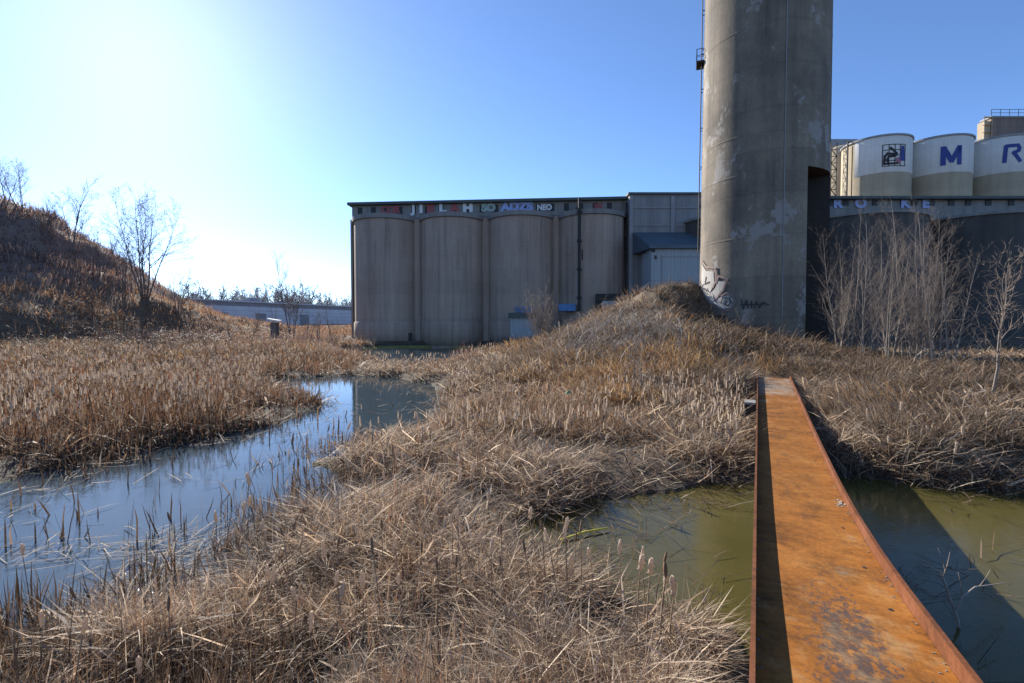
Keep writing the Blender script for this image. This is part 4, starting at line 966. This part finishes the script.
# near ones in the centre marsh, a group; ones standing at the pond edge, another group
def near_cattails(n, cond, label, group, r0, r1, a0, a1, mn=.0):
    cnt = 0
    for _ in range(60):
        if cnt >= n: break
        x, y, r = scatter(60, r0, r1, a0, a1); h = land(x, y); sd, a, b = water_sd(x, y); ok = cond(h, sd, a, b, x, y) & bridge_clear(x, y)
        for i in np.nonzero(ok)[0]:
            if cnt >= n: break
            cattail(x[i], y[i], max(h[i], 0)-.02, label, group, sc=random.uniform(.8,1.1)*(.85 if y[i] < 5 else 1)); cnt += 1
random.seed(11)
near_cattails(118, lambda h,sd,a,b,x,y: (h < .4) & (sd > .15) & (x > -.55*y-.5) & (fnoise(x*.6,y*.6,101) > .42), 'tan fluffy cattail rising from the matted reeds of the middle marsh', 'cattails in the middle marsh', 3.4, 13, -34, 24)
near_cattails(26, lambda h,sd,a,b,x,y: (a < .3) & (a > -.9) & (x < -.5), 'cattail standing in the near edge of the open pond', 'cattails at the near pond edge', 3.2, 6.5, -52, -10)
near_cattails(90, lambda h,sd,a,b,x,y: (sdist(np.stack([x,y],1), LB) < -.4) & (sd > .5), 'pale cattail in the reddish reed bed on the far side of the pond', 'cattails in the far reed bed', 9, 24, -55, -16)
near_cattails(12, lambda h,sd,a,b,x,y: (sd > .0) & (sd < .8) & (x > 5) & (y < 12), 'pale cattail hanging over the shaded bank right of the bridge', 'cattails by the bridge bank', 8, 13, 28, 45)
def far_cattails(n):
    """pale seed heads of the rest, hundreds: spindles of three sides"""
    x, y, r = scatter(n, 8, 40, -58, 26); h = land(x, y); sd, a, b = water_sd(x, y); left = sdist(np.stack([x, y], 1), LB) < -.1
    k = clear(x, y) & (h < .6) & (sd > .2) & (hill(x,y) < .2) & (rng.random(n) < np.where(left, .95, .4)*(fnoise(x*.7, y*.7, 103) > np.where(left,.44,.45)+rng.normal(0,.05,n))); x, y, r, h, left = x[k], y[k], r[k], h[k], left[k]; n = len(x)
    zt_ = h+np.where(left, rng.uniform(.26,.74,n)*(.3+.75*fnoise(x*.35, y*.35, 43)+.55*fnoise(x*1.15, y*1.15, 41)), rng.uniform(.2,.55,n)); ln = rng.uniform(.14,.26,n); rd = np.clip(.0011*r, .014, .034)
    V = np.zeros((n,8,3)); c = np.stack([x,y,zt_],1); lx, ly = rng.normal(0,.12,n)*ln, rng.normal(0,.12,n)*ln
    V[:,0] = c; V[:,7] = c+np.stack([lx,ly,ln],1)
    for j in range(3):
        t = 2*np.pi*j/3+x*7; o = np.stack([np.cos(t)*rd, np.sin(t)*rd, np.zeros(n)],1)
        V[:,1+j] = c+o+np.stack([lx*.25,ly*.25,ln*.22],1); V[:,4+j] = c+o*.9+np.stack([lx*.8,ly*.8,ln*.8],1)
    f = []
    for j in range(3): q = (j+1)%3; f += [(0,1+j,1+q,0),(1+j,1+q,4+q,4+j),(4+j,4+q,7,4+j)]
    F3 = [(0,1,2),(0,2,3),(0,3,1),(4,5,7),(5,6,7),(6,4,7)]; F4 = [(1,2,5,4),(2,3,6,5),(3,1,4,6)]
    b_ = (np.arange(n)*8)[:,None,None]
    t3 = (b_+np.array(F3)[None]).reshape(-1,3).tolist(); t4 = (b_+np.array(F4)[None]).reshape(-1,4).tolist()
    me = bpy.data.meshes.new('cattail_heads'); me.from_pydata(V.reshape(-1,3).tolist(), [], t3+t4); me.update(); me.shade_smooth()
    return tag(link('cattail_heads', me, None, MAT['head']), 'hundreds of pale cattail heads further off in the marsh', 'cattails', kind='stuff')
far_cattails(16000)

# ------------------------------------------------------------------ bare trees
def grow(seed, h, stems=1, spread=.25, up=.7, n1=14, n2=6, n3=3, r0=.05, bl=.42, droop=0., start=.2, wig=.06, tw=.12):
    """returns trunk and crown shapes with the root at the origin"""
    q = random.Random(seed); T = MB(); K = MB()
    def path(p, d, L, k, w_, g):
        pts = [p]; d = d.normalized()
        for i in range(k):
            d = (d+Vector((q.gauss(0,w_),q.gauss(0,w_),q.gauss(0,w_)+g))).normalized(); p = p+d*(L/k); pts.append(p)
        return pts, d
    def side(d, ang):
        a = d.orthogonal().normalized(); a = __import__('mathutils').Quaternion(d, q.uniform(0,6.283))@a
        return (d*math.cos(ang)+a*math.sin(ang)).normalized()
    for s_ in range(stems):
        sh = h*(1 if s_ == 0 else q.uniform(.6,.95)); a = q.uniform(0,6.283); lean = (0 if stems == 1 else q.uniform(.3,1)*spread)+q.gauss(0,.03)
        d = Vector((math.cos(a)*lean, math.sin(a)*lean, 1)); off = Vector((math.cos(a),math.sin(a),0))*(0 if stems == 1 else q.uniform(.02,.1)*h*.3)
        off.z = -.25
        pts, _ = path(off, d, sh+.25, 9, wig, .03); rr = r0*(sh/h); rs = [rr*(1-.93*(i/9)**.9) for i in range(10)]
        T.tube(pts, rs, 6)
        for b in range(n1):
            t = start+(1-start)*(b+q.random())/n1; f = t*9; i = min(int(f), 8); p = pts[i].lerp(pts[i+1], f-i); td = (pts[i+1]-pts[i]).normalized()
            L = sh*bl*(1-.75*t)*q.uniform(.6,1.2)+.12*sh*.5
            bd = side(td, q.uniform(.45,1.0)*(1.35-up*.6)); bpts, bdir = path(p, bd, L, 5, .13, .10*up-droop)
            r1 = rs[i]*.5; brs = [max(r1*(1-.85*k/5), .0) for k in range(6)]; K.tube(bpts, brs, 4, False)
            for c in range(n2):
                t2 = .2+.8*(c+q.random())/n2; f2 = min(t2*5, 4.99); i2 = int(f2); p2 = bpts[i2].lerp(bpts[i2+1], f2-i2); L2 = L*.5*(1-.5*t2)*q.uniform(.6,1.3)
                tp, _ = path(p2, side((bpts[i2+1]-bpts[i2]).normalized(), q.uniform(.4,.9)), L2, 3, .18, .08*up-droop*1.5)
                r2 = max(brs[i2]*.6, r0*tw); K.tube(tp, [r2, r2*.75, r2*.5, r2*.3], 3, False)
                for e in range(n3):
                    i3 = q.randrange(3); p3 = tp[i3].lerp(tp[i3+1], q.random())
                    wp, _ = path(p3, side((tp[i3+1]-tp[i3]).normalized(), q.uniform(.4,.9)), L2*q.uniform(.35,.7), 2, .2, .06-droop*2)
                    K.tube(wp, [r2*.7, r2*.55, r2*.35], 3, False)
    return T, K
def tree(name, label, cat, loc, group=None, bark='bark', twig='twig', **k):
    T, K = grow(**k); o = empty(name, loc, label, cat, group); T.build('trunk', MAT[bark], o, True); K.build('crown', MAT[twig], o, True); return o
def hz(u, vtop, Y): return zz(vtop, Y)
# poplars right of the stack
spec = [(838,232,20.4,'short bare poplar right against the slot of the round tower',5,.022),(849,212,21.2,'thin bare poplar second from the round tower',6,.024),(862,222,19.6,'twiggy bare poplar third from the round tower',4,.024),(877,203,20.8,'tall pale bare poplar in the middle of the clump right of the tower',7,.034),
        (888,226,18.4,'short bushy poplar in front of the clump right of the tower',8,.022),(906,199,18.7,'tallest bare poplar in the clump right of the tower',9,.036),(917,218,17.8,'slim bare poplar just right of the tallest one',14,.026),(929,208,18.0,'bare poplar with long ascending limbs at the right side of the clump',10,.034),(938,222,17.2,'forked bare poplar second from the right end of the clump',17,.026),(951,236,16.8,'thin bare poplar at the right end of the clump by the dark silo wall',12,.026)]
for u, vt, Y, lab, sd_i, r0 in spec:
    x = xx(u, 350, Y); z = g1(x, Y); tree('bare_poplar', lab, 'tree', (x, Y, z), 'bare poplars beside the tower', 'palebark', 'paletwig', seed=sd_i, h=(zz(vt, Y)-z)*1.0, stems=2+sd_i % 3, spread=.1+.03*(sd_i % 5), up=.85+.1*(sd_i % 4), n1=20, n2=5, n3=2, r0=r0*1.35, bl=.36, tw=.062, start=.1, wig=.022)
x, y, z = at_g(992, 405); tree('bare_sapling', 'crooked bare sapling alone on the right bank near the picture edge', 'tree', (x, y, z), None, 'bark', 'twig', seed=21, h=zz(262, y)-z, stems=1, up=.7, n1=20, n2=6, n3=3, r0=.032, bl=.45, start=.34, wig=.09)
# bush before the silos and saplings on the mound
Y = 31; x = xx(541, 330, Y); z = g1(x, Y); tree('bare_shrub', 'rounded bare tan shrub in front of the third silo bay', 'shrub', (x, Y, z), None, 'palebark', 'paletwig', seed=31, h=zz(282,Y)-z, stems=22, spread=.5, up=1.1, n1=10, n2=6, n3=2, r0=.04, bl=.34)
for u, v, vt, lab, s_i in ((632,402,338,'dark thin sapling with pale twigs at the foot of the mound',41),(641,398,352,'small leafless sapling right of the dark one on the mound foot',42),(660,352,306,'wispy bare sapling in the brambles high on the mound',43),(588,362,318,'wispy bare sapling low on the left slope of the mound',44)):
    x, y, z = at_g(u, v); tree('bare_sapling', lab, 'tree', (x, y, z), None, 'darkbark' if s_i == 41 else 'bark', 'paletwig', seed=s_i, h=max(zz(vt, y)-z, .6), stems=1, up=.6, n1=14, n2=6, n3=3, r0=.034, bl=.5, start=.2)
x, y, z = at_g(742, 332); tree('bare_shrub', 'low twiggy shrub growing at the foot of the round tower', 'shrub', (x, y-.3, z), None, 'darkbark', 'twig', seed=47, h=1.3, stems=7, spread=.5, n1=7, n2=4, n3=2, r0=.015)
# left hill and back
def on_hill(u, v): return at_g(u, v, 95)
for u, v, vt, lab, s_i, st in ((145,284,188,'many stemmed bare tree at the low end of the dark hill',51,7),(72,240,180,'bare tree on the hill crest with fine upright twigs',52,3),(24,200,158,'bare tree on the hilltop near the picture edge',53,3),(5,194,160,'small bare tree at the left picture edge on the hilltop',54,2),(100,262,225,'short dark shrub on the hill slope between two trees',55,5),(178,300,268,'low spreading shrub at the end of the hill',56,6),(48,226,200,'small dark shrub near the hill crest',57,5),(122,275,232,'dark shrub hugging the tree at the low end of the hill',58,5)):
    x, y, z = on_hill(u, v+14); tree('hill_tree', lab, 'tree' if s_i < 55 else 'shrub', (x, y, z), None, 'darkbark', 'darktwig', seed=s_i, h=max(zz(vt, y)-z, 1), stems=st, spread=.42 if s_i in (53,) else .33, up=.75, n1=14, n2=7, n3=3, r0={51:.11,52:.1,53:.065,54:.06}.get(s_i,.06), bl=.46, start=.25, droop=.02)
Y = 52; x = xx(292, 330, Y); z = g1(x, Y); tree('bare_tree', 'lone upright bare tree in front of the grey warehouse', 'tree', (x, Y, z), None, 'darkbark', 'darktwig', seed=61, h=zz(258,Y)-z, stems=4, spread=.2, up=1.25, n1=18, n2=6, n3=3, r0=.085, bl=.36, start=.3, wig=.03)
for u, Y, vt, lab, s_i in ((272,50,300,'thin dark stem left of the lone tree before the warehouse',62),(232,40,318,'small dark bush below the left end of the warehouse',63),(318,46,306,'slender shrub between the lone tree and the silo block',64),(333,50,303,'thin bare stem next to the corner of the silo block',65),(251,47,309,'scrubby bush beside the pale slab',66),(308,48,312,'low grey bush right of the lone tree',67)):
    x = xx(u, 330, Y); z = g1(x, Y); tree('bare_shrub', lab, 'shrub', (x, Y, z), None, 'darkbark', 'twig', seed=s_i, h=max(zz(vt,Y)-z, 1), stems=3, spread=.3, up=.9, n1=8, n2=5, n3=2, r0=.05, bl=.36)
# tree line beyond the warehouse: copies of four
protos = []
q = random.Random(5)
for i, u in enumerate(np.linspace(176, 352, 30)):
    Y = q.uniform(150, 190); x = xx(u, 300, Y)+q.uniform(-2,2); z = 3.2; vt = q.uniform(283, 297) if u < 300 else q.uniform(291, 299)
    if i < 4:
        o = tree('distant_tree', 'bare grey tree in the far line beyond the warehouse roof', 'tree', (x, Y, z), 'distant trees beyond the warehouse', 'palebark', 'galv', seed=80+i, h=12, stems=4, spread=.5, up=.9, n1=14, n2=6, n3=2, r0=.42, bl=.45, start=.2); protos.append(o)
    else:
        p = protos[i % 4]; o = p.copy(); C.objects.link(o)
        for ch in p.children: c = ch.copy(); C.objects.link(c); c.parent = o
    o.location = (x, Y, z); s_ = (zz(vt, Y)-z)/12; o.scale = (s_*1.2, s_*1.2, s_); o.rotation_euler = (0,0,q.uniform(0,6.28))

# ------------------------------------------------------------------ small things
x, y, z = at_y(275, 322, 47); z = g1(x, y)
sl = empty('dumped_slab', (x, y, z), 'pale slab propped on a dark crate in the scrub before the warehouse', 'slab')
mb = MB(); mb.box(-.3,.25,-.3,.3,-.1,zz(321.5,47)-z-.1); mb.build('crate', MAT['darkbark'], sl)
mb = MB(); mb.obox((0,-.1,zz(320,47)-z), (.58,.1,-.1), (-.08,.45,.02), (0,0,.06)); mb.build('slab', MAT['white'], sl)
# yellow stick in the pool
a, b = at_z(561, 541.5, .0), at_z(608, 530.5, .0); mb = MB(); mb.tube([(*a,.02),((a[0]+b[0])/2,(a[1]+b[1])/2+.02,.035),(*b,.03)], [.010,.013,.008], 7)
tag(mb.build('yellow_stick', MAT['yellow'], None, True), 'yellow stick floating at the left end of the green pool', 'stick')
q = random.Random(9)
for (u0,v0,u1,v1,lab) in ((572,552,632,528,'dark waterlogged branch lying beside the yellow stick'),(588,556,612,546,'short sunken stick just below the yellow stick'),(662,566,684,562,'small sunken log in the middle of the green pool'),(690,556,700,553,'short sunken stick near the bridge in the green pool'),(640,515,690,505,'thin sunken branch along the far side of the green pool'),(890,520,930,512,'thin sunken branch in the water right of the bridge')):
    a, b = at_z(u0,v0,-.08), at_z(u1,v1,-.08); mb = MB(); r = q.uniform(.012,.025)
    mb.tube([(*a,-.09),((a[0]+b[0])/2+q.gauss(0,.03),(a[1]+b[1])/2+q.gauss(0,.03),-.05),(*b,-.075)], [r,r,r*.5], 6)
    tag(mb.build('sunken_branch', MAT['log'], None, True), lab, 'branch')
# forked branch standing out of the water right of the bridge
bx, by = at_z(962, 640, -.1); fb = empty('forked_branch', (bx, by, -.1), 'pale forked branch sticking out of the dark water right of the bridge', 'branch')
def pt(u, v, Y): p = at_y(u, v, Y); return (p[0]-bx, p[1]-by, p[2]+.1)
mb = MB(); mb.tube([(0,0,-.2), pt(958,620,by), pt(948,592,by+.05), pt(941,572,by+.1), pt(921,561,by+.15)], [.012,.011,.009,.006,.003], 6, False); mb.build('limb', MAT['palebark'], fb, True)
mb = MB(); mb.tube([pt(957,610,by), pt(962,597,by), pt(975,587,by+.1), pt(1005,583,by+.3)], [.009,.007,.005,.003], 5, False); mb.build('limb', MAT['palebark'], fb, True)
mb = MB()
for e in ((945,570,938,548),(950,590,935,575),(962,597,958,572),(943,577,950,552),(980,586,990,570)):
    mb.tube([pt(e[0],e[1],by+.08), pt((e[0]+e[2])/2+1,(e[1]+e[3])/2,by+.06), pt(e[2],e[3],by+.1)], [.004,.003,.0015], 4, False)
mb.build('twigs', MAT['twig'], fb, True)
# steel rail lying behind the right bank
Y = 21; x0, x1 = xx(948, 358, Y), xx(1120, 358, Y); z_ = max(zz(359.5, Y), g1(xx(985,358,Y),Y)+.12)
mb = MB(); mb.box(x0, x1, Y-.1, Y+.1, z_-.14, z_+.02); mb.box(x0, x1, Y-.14, Y+.14, z_+.021, z_+.05)
tag(mb.build('steel_rail', MAT['rustf']), 'long brown steel rail lying level behind the right bank', 'rail')
x, y, z = at_g(568, 413); mb = MB(); mb.add([(-.06,-.04,0),(.07,-.02,.02),(.05,.05,.05),(-.05,.04,.02),(0,0,.08)], [(0,1,4),(1,2,4),(2,3,4),(3,0,4),(0,3,2,1)])
o = mb.build('scrap', simple('green_scrap', (.05,.25,.12), (.04,.18,.1))); o.location = (x, y, z+.45); tag(o, 'crumpled green scrap caught in the reeds of the middle marsh', 'litter')
